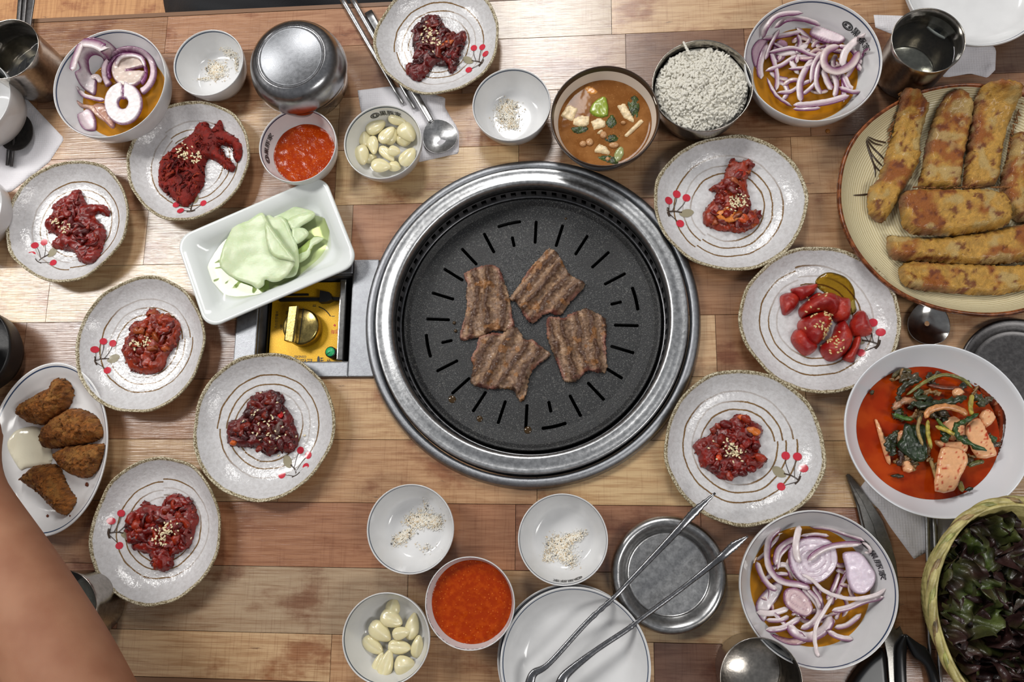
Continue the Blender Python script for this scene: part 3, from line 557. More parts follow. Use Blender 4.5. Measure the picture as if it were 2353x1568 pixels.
for i, (key, px, py, wpx, ang, lb, hpx) in enumerate(plates):
    rn = np.random.default_rng(40 + i); ph = rn.uniform(0, 6.28, 6)
    ex = math.sqrt(wpx / hpx) ; f = 1 + .5 * (hpx / wpx - 1 + .0)
    sy = 1.0 + (hpx / wpx - .985) * .9
    wob = lambda t, ph=ph: .010 * np.sin(3 * t + ph[0]) + .008 * np.sin(5 * t + ph[1]) + .005 * np.sin(9 * t + ph[2]) + .003 * np.sin(14 * t + ph[5])
    zw = lambda t, ph=ph: .0010 * np.sin(4 * t + ph[3]) + .0006 * np.sin(7 * t + ph[4])
    d = dish(key, 'side_plate', px, py, wpx, .0216, PL_IN, PL_OUT, M['stone'], 'speckled cream stoneware side plate ' + lb, 'plate', 'speckled stoneware side plates', 128, (1, min(max(sy, .93), 1.07), 0), wob, zw)
    # cherry sprig painted on the glaze, built as thin paint
    mir = -1 if key in ('p9', 'p8', 'p1', 'p5') else 1
    def at(r, a, lift=.0003, d=d, ang=ang, mir=mir):
        aa = -math.radians(ang) - mir * math.radians(a) * -1; x = d.c[0] + d.R * r * math.cos(aa); y = d.c[1] + d.R * d.sq[1] * r * math.sin(aa); return np.array([x, y, TZ + float(d.zin(x, y)) + lift])
    def discp(r, a, rad, ey=1.0):
        c_ = at(r, a); ring_ = [at(r, a)] ; V = [c_]
        for q in np.linspace(0, 2 * PI, 14, False):
            x = c_[0] + rad * d.R * math.cos(q); y = c_[1] + rad * d.R * ey * math.sin(q); V.append([x, y, TZ + float(d.zin(x, y)) + .0004])
        return np.array(V), [[0, k_ + 1, (k_ + 1) % 14 + 1] for k_ in range(14)]
    ber = [(.57, -21), (.71, -22), (.80, -12), (.69, 15)]
    parts = [discp(r, a, .050 + .006 * rn.random()) for r, a in ber]; V, Fc, _ = join(parts); mk('painted_berries', V, Fc, M['berry'], parent=d.o)
    def line(pp, w_):
        q = smooth_open([at(r, a, .0003) for r, a in pp], 4); return tube(q, w_ * d.R, .00012, 4)[:2]
    tw = [line([(.81, -4.5), (.815, 0), (.80, 5)], .026), line([(.81, 0), (.72, -1), (.62, 1)], .013), line([(.80, 0), (.79, -9)], .006), line([(.75, -1), (.70, -12), (.70, -19)], .007), line([(.70, 0), (.60, -10), (.57, -18)], .006), line([(.80, 2), (.73, 9), (.70, 13)], .006)]
    V, Fc, _ = join(tw); mk('painted_twig', V, Fc, M['twig'], parent=d.o)
    q = [at(r, a) for r, a in ((.66, 2), (.62, 7), (.54, 9), (.46, 3), (.50, -3), (.58, -3))]; q = smooth_closed(np.array(q)[:, :2], 3); Vp = [[x, y, TZ + float(d.zin(x, y)) + .0003] for x, y in q]; Vp.append([*np.mean(q, 0), TZ + float(d.zin(*np.mean(q, 0))) + .0003])
    mk('painted_leaf', Vp, [[k_, (k_ + 1) % len(q), len(q)] for k_ in range(len(q))], M['leafp'], parent=d.o)
SB_IN = rr([(0, .0062), (.52, .0064), (.70, .0085), (.82, .0155), (.91, .025), (.965, .0335)]) + [(.978, .0355), (.99, .036), (1.0, .0355)]
SB_OUT = [(1.004, .034), (.985, .028), (.92, .018), (.80, .0085), (.64, .0035), (.60, .0), (.55, .0), (.53, .003), (.001, .003)]
def sbowl(key, px, py, w_, lb, hs=1.0, mat='ring', tall=1.0):
    return dish(key, 'small_bowl', px, py, w_, .036 * tall, [(r, z * tall) for r, z in SB_IN], [(r, z * tall) for r, z in SB_OUT], M[mat], lb, 'bowl', 'small white bowls', 72)
sbowl('b1', 478, 143, 166, 'small white bowl holding salt next to the steel lidded rice bowl'); sbowl('b2', 1175, 239, 181, 'small white bowl holding salt left of the soup bowl'); sbowl('b3', 942, 1216, 203, 'small white bowl holding salt at the lower left of the grill')
sbowl('b4', 1293, 1240, 207, 'small white bowl holding salt above the stacked white plates'); sbowl('s1', 683, 333, 182, 'small white bowl of red sauce below the steel lidded bowl'); sbowl('g1', 879, 325, 182, 'small white bowl of garlic on the paper napkin by the grill')
sbowl('s2', 1079, 1387, 208, 'small white bowl brim full of red sauce below the grill', mat='ringworn', tall=1.15); sbowl('g2', 886, 1469, 205, 'small white bowl of garlic at the bottom edge')
OB_IN = rr([(0, .0055), (.5, .0055), (.66, .008), (.80, .018), (.92, .034), (.975, .043)]) + [(.985, .0452), (.993, .0458), (1.0, .0452)]
OB_OUT = [(1.003, .043), (.99, .036), (.94, .024), (.82, .011), (.62, .004), (.58, .0), (.54, .0), (.52, .003), (.001, .003)]
dish('o1', 'onion_bowl', 250, 190, 270, .0458, OB_IN, OB_OUT, M['ringbig'], 'white blue lined bowl of thick onion rings in the upper left', 'bowl', 'white onion bowls')
dish('o2', 'onion_bowl', 1868, 135, 308, .0458, OB_IN, OB_OUT, M['ringbig'], 'white blue lined bowl of onion strips beside the rice', 'bowl', 'white onion bowls')
dish('o3', 'onion_bowl', 1881, 1354, 355, .0458, OB_IN, OB_OUT, M['ringbig'], 'white blue lined bowl of onion strips beside the scissors', 'bowl', 'white onion bowls')
# restaurant name and pig snout mark printed inside the rims
def logo(key, ang, s0=.91, size=.11, rev=False):
    d = DISH[key]; R = d.R; ri = np.array([p[0] for p in d.prof]); zi = np.array([p[1] for p in d.prof])
    arc_ = np.concatenate([[0], np.cumsum(np.hypot(np.diff(ri * R), np.diff(zi)))])
    s_mid = np.interp(s0, ri, arc_)
    def mp(V):
        u, v = V[:, 0], V[:, 1]; s_ = s_mid + v; r = np.interp(s_, arc_, ri) * R; z = np.interp(s_, arc_, zi); a = math.radians(ang) - u / (s0 * R); rr_ = r - .0004
        return np.column_stack([d.c[0] + rr_ * np.cos(a), d.c[1] + rr_ * np.sin(a), TZ + z + .0002])
    sz = size * R
    text('黒豚家', 0, 0, 0, sz, 0, M['ink'], d.o, 'printed_name', lambda V: mp(V * [1, .9, 1] + [sz * .55, 0, 0]))
    e_ = []
    def ell(cx, cy, a, b_, w_):
        q = [(cx + a * math.cos(t), cy + b_ * math.sin(t), 0) for t in np.linspace(0, 2 * PI, 28, False)]; qi = [(cx + (a - w_) * math.cos(t), cy + (b_ - w_) * math.sin(t), 0) for t in np.linspace(0, 2 * PI, 28, False)]
        return np.array(q + qi), [[i, (i + 1) % 28, (i + 1) % 28 + 28, i + 28] for i in range(28)]
    x0 = -sz * 1.55; L_ = [ell(x0, 0, sz * .62, sz * .42, sz * .13), ell(x0 - sz * .2, 0, sz * .11, sz * .11, sz * .10), ell(x0 + sz * .2, 0, sz * .11, sz * .11, sz * .10), ell(x0, 0, sz * .40, sz * .26, sz * .07)]
    V, Fq, _ = join(L_); mk('printed_snout', mp(V), Fq, M['ink'], parent=d.o, smooth=False)
logo('s1', 176, .91, .20); logo('g1', 90, .91, .20); logo('b4', 276, .92, .16); logo('o2', 32, .90, .15); logo('o3', 25, .90, .14)
# ------------------------------------------------------------------ plates, cups and steel ware
WP_IN = rr([(0, .004), (.55, .004), (.72, .006), (.86, .013), (.96, .021)]) + [(.985, .0232), (.994, .0235), (1.0, .023)]
WP_OUT = [(1.003, .0215), (.95, .015), (.85, .0075), (.66, .003), (.62, .0), (.58, .0), (.56, .0022), (.001, .0022)]
dish('w0', 'white_plate', 1313, 1520, 343, .0235, WP_IN, WP_OUT, M['ringbig'], 'round white plate underneath the top one of the bottom stack', 'plate', 'stacked white plates')
dish('w1', 'white_plate', 1321, 1529, 346, .0355, WP_IN, WP_OUT, M['ringbig'], 'round white blue lined plate topping the stack under the tongs', 'plate', 'stacked white plates', dz=.012)
DISH['w0'].o.location.z = TZ
dish('w2', 'white_plate', 2241, -41, 318, .0235, WP_IN, WP_OUT, M['ringbig'], 'round white plate underneath another in the upper right corner', 'plate', 'corner white plates')
dish('w3', 'white_plate', 2246, -40, 318, .0375, WP_IN, WP_OUT, M['ringbig'], 'round white blue lined plate on top in the upper right corner', 'plate', 'corner white plates', dz=.014)
dish('l1', 'white_bowl', -72, 228, 202, .05, [(r, z * 1.1) for r, z in OB_IN], [(r, z * 1.1) for r, z in OB_OUT], M['ringbig'], 'white bowl cut by the left edge beside the steel tumbler', 'bowl', 'white bowls at the left edge')
dish('l2', 'white_bowl', -85, 478, 188, .04, [(r, z * .88) for r, z in OB_IN], [(r, z * .88) for r, z in OB_OUT], M['ringbig'], 'white bowl cut by the left edge below the napkin', 'bowl', 'white bowls at the left edge')
BL = simple('black_iron', (22, 22, 23), .42, bsc=300, bst=.2)
dish('l3', 'stone_pot', -78, 805, 208, .035, rr([(0, .006), (.8, .007), (.93, .014), (.97, .032)]) + [(.985, .035), (1.0, .035)], [(1.0, .03), (.95, .012), (.8, 0), (.001, 0)], BL, 'black iron dish cut by the left edge above the croquettes', 'dish')
dish('r1', 'steel_plate', 2343, 860, 262, .008, rr([(0, .003), (.70, .003), (.80, .0045), (.90, .0072), (.97, .008)]) + [(1.0, .007)], [(1.0, .005), (.9, .003), (.7, 0), (.001, 0)], M['darksteel'], 'dark steel plate partly hidden behind the water kimchi bowl', 'plate')
dish('sd', 'steel_dish', 1538, 1322, 266, .015, rr([(0, .0035), (.68, .0035), (.715, .0045), (.74, .0075), (.80, .0115), (.89, .0145), (.96, .0135)]) + [(.99, .011), (1.0, .0085)], [(.995, .0065), (.9, .006), (.75, .001), (.7, 0), (.001, 0)], M['steel'], 'round shallow steel dish lying under the open tongs', 'dish')
# oval plate of croquettes, yellow platter, water kimchi bowl
dish('ov', 'oval_plate', 108, 1030, 290, .02, rr([(0, .004), (.6, .004), (.78, .007), (.92, .016)]) + [(.98, .0195), (.99, .020), (1.0, .0195)], [(1.003, .0185), (.9, .009), (.66, .002), (.62, 0), (.001, 0)], M['ringbig'], 'oval white blue lined plate of breaded croquettes behind the forearm', 'plate', None, 112, (1, 1.375, .035))
def platter():
    b = NB('ridged_cream_glaze'); pr = b.n('UVMap'); pr.uv_map = 'Prof'; s2 = b.n('SeparateXYZ'); b.L(pr.outputs[0], s2.inputs[0]); s = s2.outputs[0]; p = b.pos()
    wg = b.math('ADD', s, b.math('MULTIPLY', b.noise(p, 30, 2), .02)); rid = b.math('SINE', b.math('MULTIPLY', wg, 330.0))
    c = b.mix(b.ss(rid, -.6, .8), rgba((196, 182, 142)), rgba((222, 212, 178))); c = b.mix(b.ss(b.noise(p, 400, 3), .6, .7, 0, .3), c, rgba((160, 140, 100)))
    ed = b.ss(b.math('ADD', s, b.math('MULTIPLY', b.math('SUBTRACT', b.noise(p, 80, 3), .5), .012)), .968, .974); c = b.mix(ed, c, b.mix(b.ss(b.noise(p, 160, 3), .4, .62), rgba((92, 48, 26)), rgba((146, 84, 48))))
    rd = b.math('MULTIPLY', rid, b.math('SUBTRACT', 1.0, ed)); b.bump(b.math('ADD', b.math('MULTIPLY', rd, .5), b.math('MULTIPLY', b.noise(p, 200, 3), .5)), .32, .0009); b.base(c, .22); return b.m
M['platter'] = platter()
pf = dish('pf', 'fish_platter', 2238, 450, 604, .03, rr([(0, .005), (.62, .005), (.78, .008), (.90, .016), (.965, .026)]) + [(.982, .029), (.993, .030), (1.0, .0285)], [(1.006, .026), (.97, .019), (.88, .010), (.70, .004), (.64, 0), (.001, 0)], M['platter'], 'large round ridged cream platter with a brown rim holding fried fish', 'platter', None, 144, (1, .935, 0), lambda t: .004 * np.sin(5 * t + 1) + .003 * np.sin(8 * t))
reed = []
for st in ([(565, 1230), (640, 1265), (705, 1280), (730, 1285)], [(560, 1240), (620, 1290), (700, 1310)], [(555, 1250), (610, 1330), (680, 1400), (715, 1440)], [(552, 1260), (590, 1370), (640, 1440), (700, 1500)], [(550, 1270), (585, 1380), (620, 1480), (690, 1560)], [(555, 1290), (600, 1430), (625, 1500), (635, 1600)]):
    q = smooth_open(pf.pts(Z(3.92, 1850, 0, st), .0003), 4); reed.append(tube(q, .0013, .00012, 4, taper=.5)[:2])
reed.append(tube(smooth_open(pf.pts([(1960, 449), (1980, 448), (1998, 445)], .0003), 4), .0012, .00012, 4, taper=.5)[:2])
V, Fc, _ = join(reed); mk('painted_reed', V, Fc, M['twig'], parent=pf.o)
wk = dish('wk', 'kimchi_bowl', 2155, 988, 414, .042, rr([(0, .006), (.4, .006), (.6, .0085), (.76, .017), (.88, .028), (.96, .038)]) + [(.985, .0415), (.995, .042), (1.0, .0415)], [(1.002, .040), (.93, .028), (.8, .014), (.6, .004), (.56, 0), (.001, 0)], M['white'], 'large plain white bowl of watery young radish kimchi', 'bowl', None, 112, (1, .97, 0))
# soup bowl, rice bowl
b = NB('brown_and_cream_glaze'); pr = b.n('UVMap'); pr.uv_map = 'Prof'; s2 = b.n('SeparateXYZ'); b.L(pr.outputs[0], s2.inputs[0]); b.base(b.mix(b.ss(s2.outputs[0], .915, .92), rgba((226, 214, 200)), rgba((64, 50, 42))), .2); M['soupware'] = b.m
sp_ = dish('so', 'soup_bowl', 1390, 265, 250, .05, rr([(0, .006), (.42, .006), (.62, .011), (.78, .023), (.90, .038), (.965, .0475)]) + [(.98, .0498), (.99, .0502), (1.0, .0495)], [(1.003, .047), (.96, .036), (.86, .020), (.66, .007), (.56, .004), (.55, 0), (.001, 0)], M['soupware'], 'dark brown soup bowl with cream inside between salt bowl and rice', 'bowl')
rc = dish('ri', 'rice_bowl', 1614, 195, 230, .048, rr([(0, .004), (.62, .004), (.76, .009), (.88, .022), (.95, .038)]) + [(.975, .047), (.985, .048), (1.0, .0475)], [(1.0, .046), (.975, .040), (.92, .024), (.82, .008), (.66, .001), (.62, 0), (.001, 0)], M['cup'], 'steel bowl heaped with white rice', 'bowl')
# lidded steel rice bowl standing in a white saucer
c = P(672, 135, .06); R = 113 * MPP(672, 135, .055); c0 = np.array([c[0], c[1], TZ]); lid = empty('lidded_rice_bowl', c0, 'steel rice bowl closed with its domed steel lid in the upper left', 'bowl')
V, Fc, _, _ = lathe([(.0001, .006), (R * .62, .006), (R * .66, .0), (R * .70, .0), (R * .86, .012), (R * .955, .032), (R * .975, .041), (R * .96, .0415), (R * .93, .034), (.0001, .030)], 96, c0); mk('bowl_body', V, Fc, M['polish'], parent=lid)
V, Fc, _, _ = lathe(rr([(0, .0640), (R * .66, .0640), (R * .69, .0648), (R * .73, .0640), (R * .84, .0610), (R * .93, .0545), (R * .985, .046)]) + [(R * 1.0, .041), (R * 1.0, .038), (R * .985, .038), (R * .95, .050), (.0001, .058)], 112, c0); ld = mk('lid', V, Fc, steel('lid_steel', (160, 160, 162), .24, 900, None, .07, .1), parent=lid)
V, Fc, _, _ = lathe([(.0001, .0641), (R * .615, .0641), (R * .625, .0645), (R * .635, .0641), (R * .63, .0638), (.0001, .0638)], 96, c0); mk('lid_disc', V, Fc, steel('lid_disc_steel', (152, 154, 158), .45, 900, None, .05, .2), parent=ld)
def cup(px, py, w_, h, label, water=None, lab2=None, brushed=False, name='steel_tumbler'):
    c = P(px, py, h); R = w_ / 2 * MPP(px, py, h); c[2] = TZ; t = .0011
    o = None; pr = [(.0001, .0035), (R * .80, .0035), (R * .86, .006), (R * .90, .02), (R * .955, h * .86), (R * .93, h * .865), (R * .985, h - .001), (R * 1.0, h), (R * 1.01, h - .0012), (R * .97, h * .855), (R * .93, .02), (R * .885, .003), (R * .85, 0), (.0001, 0)]
    V, Fc, uv, _ = lathe(pr, 80, c, R); o = mk(name, V, Fc, M['cup'], origin=c, label=label, cat='cup', group='steel tumblers', uvs=uv)
    if water:
        r = R * (.90 + .055 * (water - .02) / (h * .86 - .02)) - .0002; V, Fc, _, _ = lathe([(.0001, 0), (r * .5, 0), (r * .96, .0001), (r, .0006)], 64, (c[0], c[1], TZ + water), cap0=True); mk('drinking_water', V, Fc[:-1], M['water'], parent=o)
    return o
cup(2134, 91, 162, .062, 'steel tumbler of water right of the upper onion bowl', .043); cup(16, 112, 150, .062, 'steel tumbler of water in the upper left corner', .036)
cup(1749, 1563, 184, .058, 'empty steel tumbler at the bottom edge below the onions'); cup(137, 1402, 176, .056, 'steel tumbler half hidden behind the bare forearm', .03)
# rectangular dish
q = PP([(418, 551), (742, 411), (809, 604), (477, 747)], .022); cR = q.mean(0); ux = ((q[1] - q[0]) + (q[2] - q[3])) / 2; lx_ = np.linalg.norm(ux) / 2; ux = ux / np.linalg.norm(ux); uy = ((q[0] - q[3]) + (q[1] - q[2])) / 2; ly_ = np.linalg.norm(uy) / 2; uy = np.cross([0, 0, 1], ux)
RD_ = (cR, ux, uy)
def rrect(a, b_, cr, n=12):
    out = []
    for (sx, sy, a0) in ((1, 1, 0), (-1, 1, 90), (-1, -1, 180), (1, -1, 270)):
        for k_ in range(n + 1): t = math.radians(a0 + 90 * k_ / n); out.append((sx * (a - cr) + cr * math.cos(t), sy * (b_ - cr) + cr * math.sin(t)))
    return np.array(out)
rp_ = [(.0, .0225), (.0012, .0232), (.003, .0228), (.008, .0205), (.013, .0165), (.017, .0105), (.021, .0070), (.030, .0052), (.038, .005)]
loops = [(-.006 * -1 + .014, .0), (.008, .006), (.002, .017), (-.0004, .0212)] + rp_
V = []; nl = None
for o_, z in loops:
    e_ = rrect(lx_ + .004 - o_, ly_ + .004 - o_, max(.016 - o_ * .3, .005) if o_ < .01 else .012); nl = len(e_); V.append(np.array([cR[0:2] + x * ux[:2] + y * uy[:2] for x, y in e_])); V[-1] = np.column_stack([V[-1], np.full(nl, TZ + z)])
V = np.vstack(V); nL = len(loops); Fc = [[j * nl + i, j * nl + (i + 1) % nl, (j + 1) * nl + (i + 1) % nl, (j + 1) * nl + i] for j in range(nL - 1) for i in range(nl)] + [[(nL - 1) * nl + i for i in range(nl)], list(range(nl))[::-1]]
o = mk('long_dish', V, Fc, M['whitedish'], origin=[cR[0], cR[1], TZ], label='long white rectangular dish of green pickled radish sheets', cat='dish')
# ------------------------------------------------------------------ napkins and cutlery
b = NB('embossed_paper'); p = b.pos(); v = b.n('TexVoronoi'); v.inputs['Scale'].default_value = 420; v.inputs['Randomness'].default_value = .15; b.L(p, v.inputs['Vector']); b.bump(b.math('ADD', b.math('MULTIPLY', v.outputs['Distance'], -1.0), b.math('MULTIPLY', b.noise(p, 60, 3), 1.2)), .5, .0008); b.base((224, 222, 226), .85); M['paper'] = b.m
def napkin(pts, label, seed, amp=.0012, hh=.0006):
    pl = PP(pts, .001); V, Fc, info = pillow(pl, TZ + .0002, .0006, .001, .0035, 0, top=lambda x, y, t: amp * (fbm(np.column_stack([x, y, 0 * x]), 45, seed, 3) + .3), sm=1)
    return mk('paper_napkin', V, Fc, M['paper'], label=label, cat='napkin', group='paper napkins')
napkin([(821, 207), (892, 198), (960, 204), (1023, 224), (1022, 245), (1035, 268), (1048, 288), (1055, 306), (1054, 352), (963, 372), (850, 330), (828, 250)], 'embossed white napkin under the garlic bowl and spoon', 3)
napkin([(20, 205), (62, 228), (147, 318), (112, 372), (25, 440), (-60, 452), (-90, 220)], 'embossed white napkin at the left edge under a dark spoon', 5)
napkin([(2008, 33), (2075, 35), (2200, 50), (2290, 110), (2288, 160), (2270, 178), (2230, 168), (2172, 178), (2110, 130), (2056, 80), (2012, 62)], 'crumpled white tissue below the corner plates and tumbler', 9, .004)
napkin([(1972, 1127), (1990, 1104), (2060, 1080), (2260, 1100), (2270, 1180), (2210, 1230), (2165, 1300), (2140, 1262), (2123, 1273), (2101, 1286), (2045, 1210), (2022, 1172)], 'embossed white napkin under the water kimchi bowl', 12)
def stick(name, a, b_, r, h, label, cat, group, mat='polish', h2=None, sides=10):
    A = P(a[0], a[1], h); B = P(b_[0], b_[1], h if h2 is None else h2); q = np.linspace(A, B, 9); V, Fc, _ = tube(q, np.linspace(r, r * .62, 9), np.linspace(r * .62, r * .5, 9), sides); return mk(name, V, Fc, M[mat], label=label, cat=cat, group=group)
G_ = 'steel chopsticks'
stick('chopstick', (776, -20), (925, 238), .0030, .004, 'steel chopstick on the left of the pair beside the garlic bowl', 'chopstick', G_, 'steel'); stick('chopstick', (800, -20), (952, 250), .0030, .004, 'steel chopstick on the right of the pair beside the garlic bowl', 'chopstick', G_, 'steel')
stick('chopstick', (50, -40), (17, 380), .0030, .004, 'dark steel chopstick under the tumbler, on the left of the left edge pair', 'chopstick', G_, 'darksteel'); stick('chopstick', (62, -40), (26, 382), .0030, .004, 'dark steel chopstick under the tumbler, on the right of the left edge pair', 'chopstick', G_, 'darksteel')
stick('chopstick', (2131, 1150), (2136, 1514), .0026, .0045, 'steel chopstick by the kimchi bowl with its tip showing', 'chopstick', G_, 'steel'); stick('chopstick', (2147, 1155), (2163, 1640), .0028, .0045, 'steel chopstick touching the lettuce basket', 'chopstick', G_, 'steel')
def spoon(bx, by, w_, l_, hx, hy, h, label, mat='polish', dome=False, hw=.0036):
    c = P(bx, by, h); e_ = P(hx, hy, h); ax = e_ - c; L_ = np.linalg.norm(ax[:2]); ang = math.atan2(ax[1], ax[0]); mp = MPP(bx, by, h); a = l_ / 2 * mp; b_ = w_ / 2 * mp; n = 48; V = []; Fc = []; s = -1 if dome else 1
    root = empty('spoon', [c[0], c[1], TZ + h - .004], label, 'spoon', 'steel spoons')
    rings = [(0, -.0052), (.35, -.0046), (.65, -.0030), (.88, -.0009), (.98, .0), (1.0, .0002), (1.0, -.0008), (.88, -.0019), (.6, -.0040), (.3, -.0056), (0, -.0062)]
    for r, z in rings:
        for i in range(n):
            t = 2 * PI * i / n; x = max(r, .001) * a * math.cos(t); y = max(r, .001) * b_ * math.sin(t) * (1 - .16 * math.cos(t)); V.append((x, y, s * z + (.004 if not dome else .0035)))
    Fc = [[j * n + i, j * n + (i + 1) % n, (j + 1) * n + (i + 1) % n, (j + 1) * n + i] for j in range(len(rings) - 1) for i in range(n)]
    V = np.array(V); ca, sa = math.cos(ang), math.sin(ang); tr = lambda V: np.column_stack([V[:, 0] * ca - V[:, 1] * sa + c[0], V[:, 0] * sa + V[:, 1] * ca + c[1], V[:, 2] + TZ + h - .002])
    mk('spoon_bowl', tr(V), Fc, M[mat], parent=root)
    pth = smooth_open([(a * .9, 0, .0028), (a * 1.08, 0, .0045), (a * 1.35, 0, .0050), (L_ * .7, 0, .0028), (L_, 0, .0005)], 6); n2 = len(pth); wd = np.interp(np.linspace(0, 1, n2), [0, .12, .3, 1], [.005, .0026, .0026, hw * 1.3])
    Vh, Fh, _ = tube(pth, wd, .0009, 10); mk('handle', tr(Vh), Fh, M[mat], parent=root); return root
spoon(1010, 314, 80, 84, 845, 25, .004, 'steel spoon bowl up on the napkin beside the garlic', 'steel'); spoon(42, 305, 78, 92, 74, -30, .006, 'dark steel spoon lying on the left edge napkin', 'darksteel')
spoon(2133, 742, 92, 104, 2143, 640, .003, 'shiny steel spoon sticking out below the fish platter', 'polish')
# tongs
tg = empty('tongs', P(1240, 1560, .03), 'long scalloped steel tongs lying open across the steel dish', 'tongs'); TM = steel('tongs_steel', (140, 140, 142), .22, 900, None, .1)
def arm(pts, hs, wd, seed):
    pth = smooth_open([P(x, y, h) for (x, y), h in zip(Z(3.2136, 1130, 1080, pts), hs)], 8); n = len(pth); u = np.linspace(0, 1, n); wv = np.interp(u, [0, .12, .3, .62, .8, .9, 1], wd); claw = (u > .78) | ((u > .42) & (u < .58)); wv = wv * np.where(claw, 1 + .14 * np.sin(u * 240), 1)
    V, Fc, _ = tube(pth, wv * .5, wv * .16 + .0009, 8, (0, 0, 1), .6); return mk('arm', V, Fc, TM, parent=tg, kind=None)
H_ = [.036, .036, .036, .036, .034, .034, .033, .036, .040, .040]
arm([(240, 1680), (275, 1600), (310, 1505), (425, 1430), (700, 1130), (900, 945), (1010, 830), (1230, 600), (1390, 430), (1500, 310), (1650, 172)], H_ + [.040], [.005, .009, .0048, .0040, .0064, .0078, .0018], 1)
arm([(430, 1680), (510, 1575), (560, 1500), (760, 1340), (1000, 1180), (1110, 1095), (1400, 880), (1600, 722), (1700, 640), (1790, 560), (1890, 492)], H_ + [.040], [.005, .010, .0048, .0040, .0064, .0078, .0018], 2)
pv = smooth_open([P(*q, .036) for q in Z(3.2136, 1130, 1080, [(240, 1680), (250, 1760), (330, 1790), (400, 1750), (430, 1680)])], 5); V, Fc, _ = tube(pv, .004, .0016, 8); mk('bend', V, Fc, TM, parent=tg)
# scissors
sc_ = empty('scissors', P(2060, 1440, .003), 'kitchen scissors with black handles beside the lower onion bowl', 'scissors'); zz = lambda pts, h: PP(Z(3.148, 1920, 1070, pts), h)
BLD = steel('blade_steel', (134, 132, 128), .3, 700, None, .08)
V, Fc = prism(zz([(76, 72), (88, 60), (104, 64), (160, 130), (260, 270), (340, 400), (400, 560), (440, 700), (460, 880), (463, 1030), (420, 1150), (345, 1255), (300, 900), (230, 620), (185, 440), (150, 280), (118, 190)], .004), TZ + .0022, TZ + .0040, .0005); mk('blade', V, Fc, BLD, parent=sc_, smooth=False)
V, Fc = prism(zz([(80, 75), (120, 140), (190, 250), (270, 420), (330, 620), (360, 900), (330, 1000), (290, 800), (225, 520), (170, 300), (110, 160)], .005), TZ + .0041, TZ + .0058, .0005); mk('blade', V, Fc, BLD, parent=sc_, smooth=False)
V, Fc = prism(zz([(345, 1240), (410, 1150), (440, 1190), (468, 1165), (478, 1190), (492, 1222), (450, 1300), (432, 1420), (428, 1640), (392, 1640), (375, 1400)], .006), TZ + .0041, TZ + .0062, .0005); mk('shank', V, Fc, BLD, parent=sc_, smooth=False)
HB = simple('black_handle_plastic', (28, 29, 31), .3)
def loopy(pts, w_, h, name='handle'):
    q = smooth_open(zz(pts, h), 6); V, Fc, _ = tube(q, w_, .0042, 12, power=.75); return mk(name, V, Fc, HB, parent=sc_)
loopy([(495, 1225), (470, 1330), (468, 1450), (475, 1640)], np.interp(np.linspace(0, 1, 19), [0, .3, 1], [.0015, .0048, .0044]), .007); loopy([(500, 1228), (575, 1320), (650, 1400), (700, 1500), (735, 1660)], np.interp(np.linspace(0, 1, 25), [0, .35, .6, 1], [.0015, .0070, .0042, .0044]), .007)
V, Fc, _ = pillow(zz([(335, 1322), (290, 1350), (220, 1405), (140, 1500), (85, 1600), (80, 1700), (380, 1700), (382, 1540), (372, 1400), (358, 1345)], .006), TZ + .001, .0085, .005, .0016, sm=4); mk('handle', V, Fc, HB, parent=sc_)
# ------------------------------------------------------------------ food heaps on the side plates
M['kimchi'] = attr('glossy_chili_food', .20, 520, .5, .0009, .35, 900, .5, .12)
M['kimchidry'] = attr('chili_shreds', .34, 1100, .7, .0010, .35, 900, .3, 0)
M['seed'] = simple('sesame', (236, 220, 180), .45)
M['seedw'] = simple('toasted_sesame', (214, 188, 132), .45)
PAL = {'red': [(122, 14, 8), (142, 26, 10), (98, 10, 8), (160, 46, 16)], 'orange': [(142, 30, 10), (164, 50, 14), (122, 20, 8), (184, 84, 30)], 'dark': [(88, 12, 12), (108, 18, 14), (70, 9, 10), (124, 32, 14)]}
def seedmesh(pts, rn, L=.0016, W_=.0009):
    parts = []
    for p in pts:
        V, Fc = blob((0, 0, 0), (L * rn.uniform(.85, 1.1), W_, W_ * .6), 1, 0, 1, rn.uniform(0, 6.28), 6, 4, tip=.5); V = V @ np.array(Matrix.Rotation(rn.uniform(-.5, .5), 3, 'X')) + p; parts.append((V, Fc))
    return join(parts)[:2]
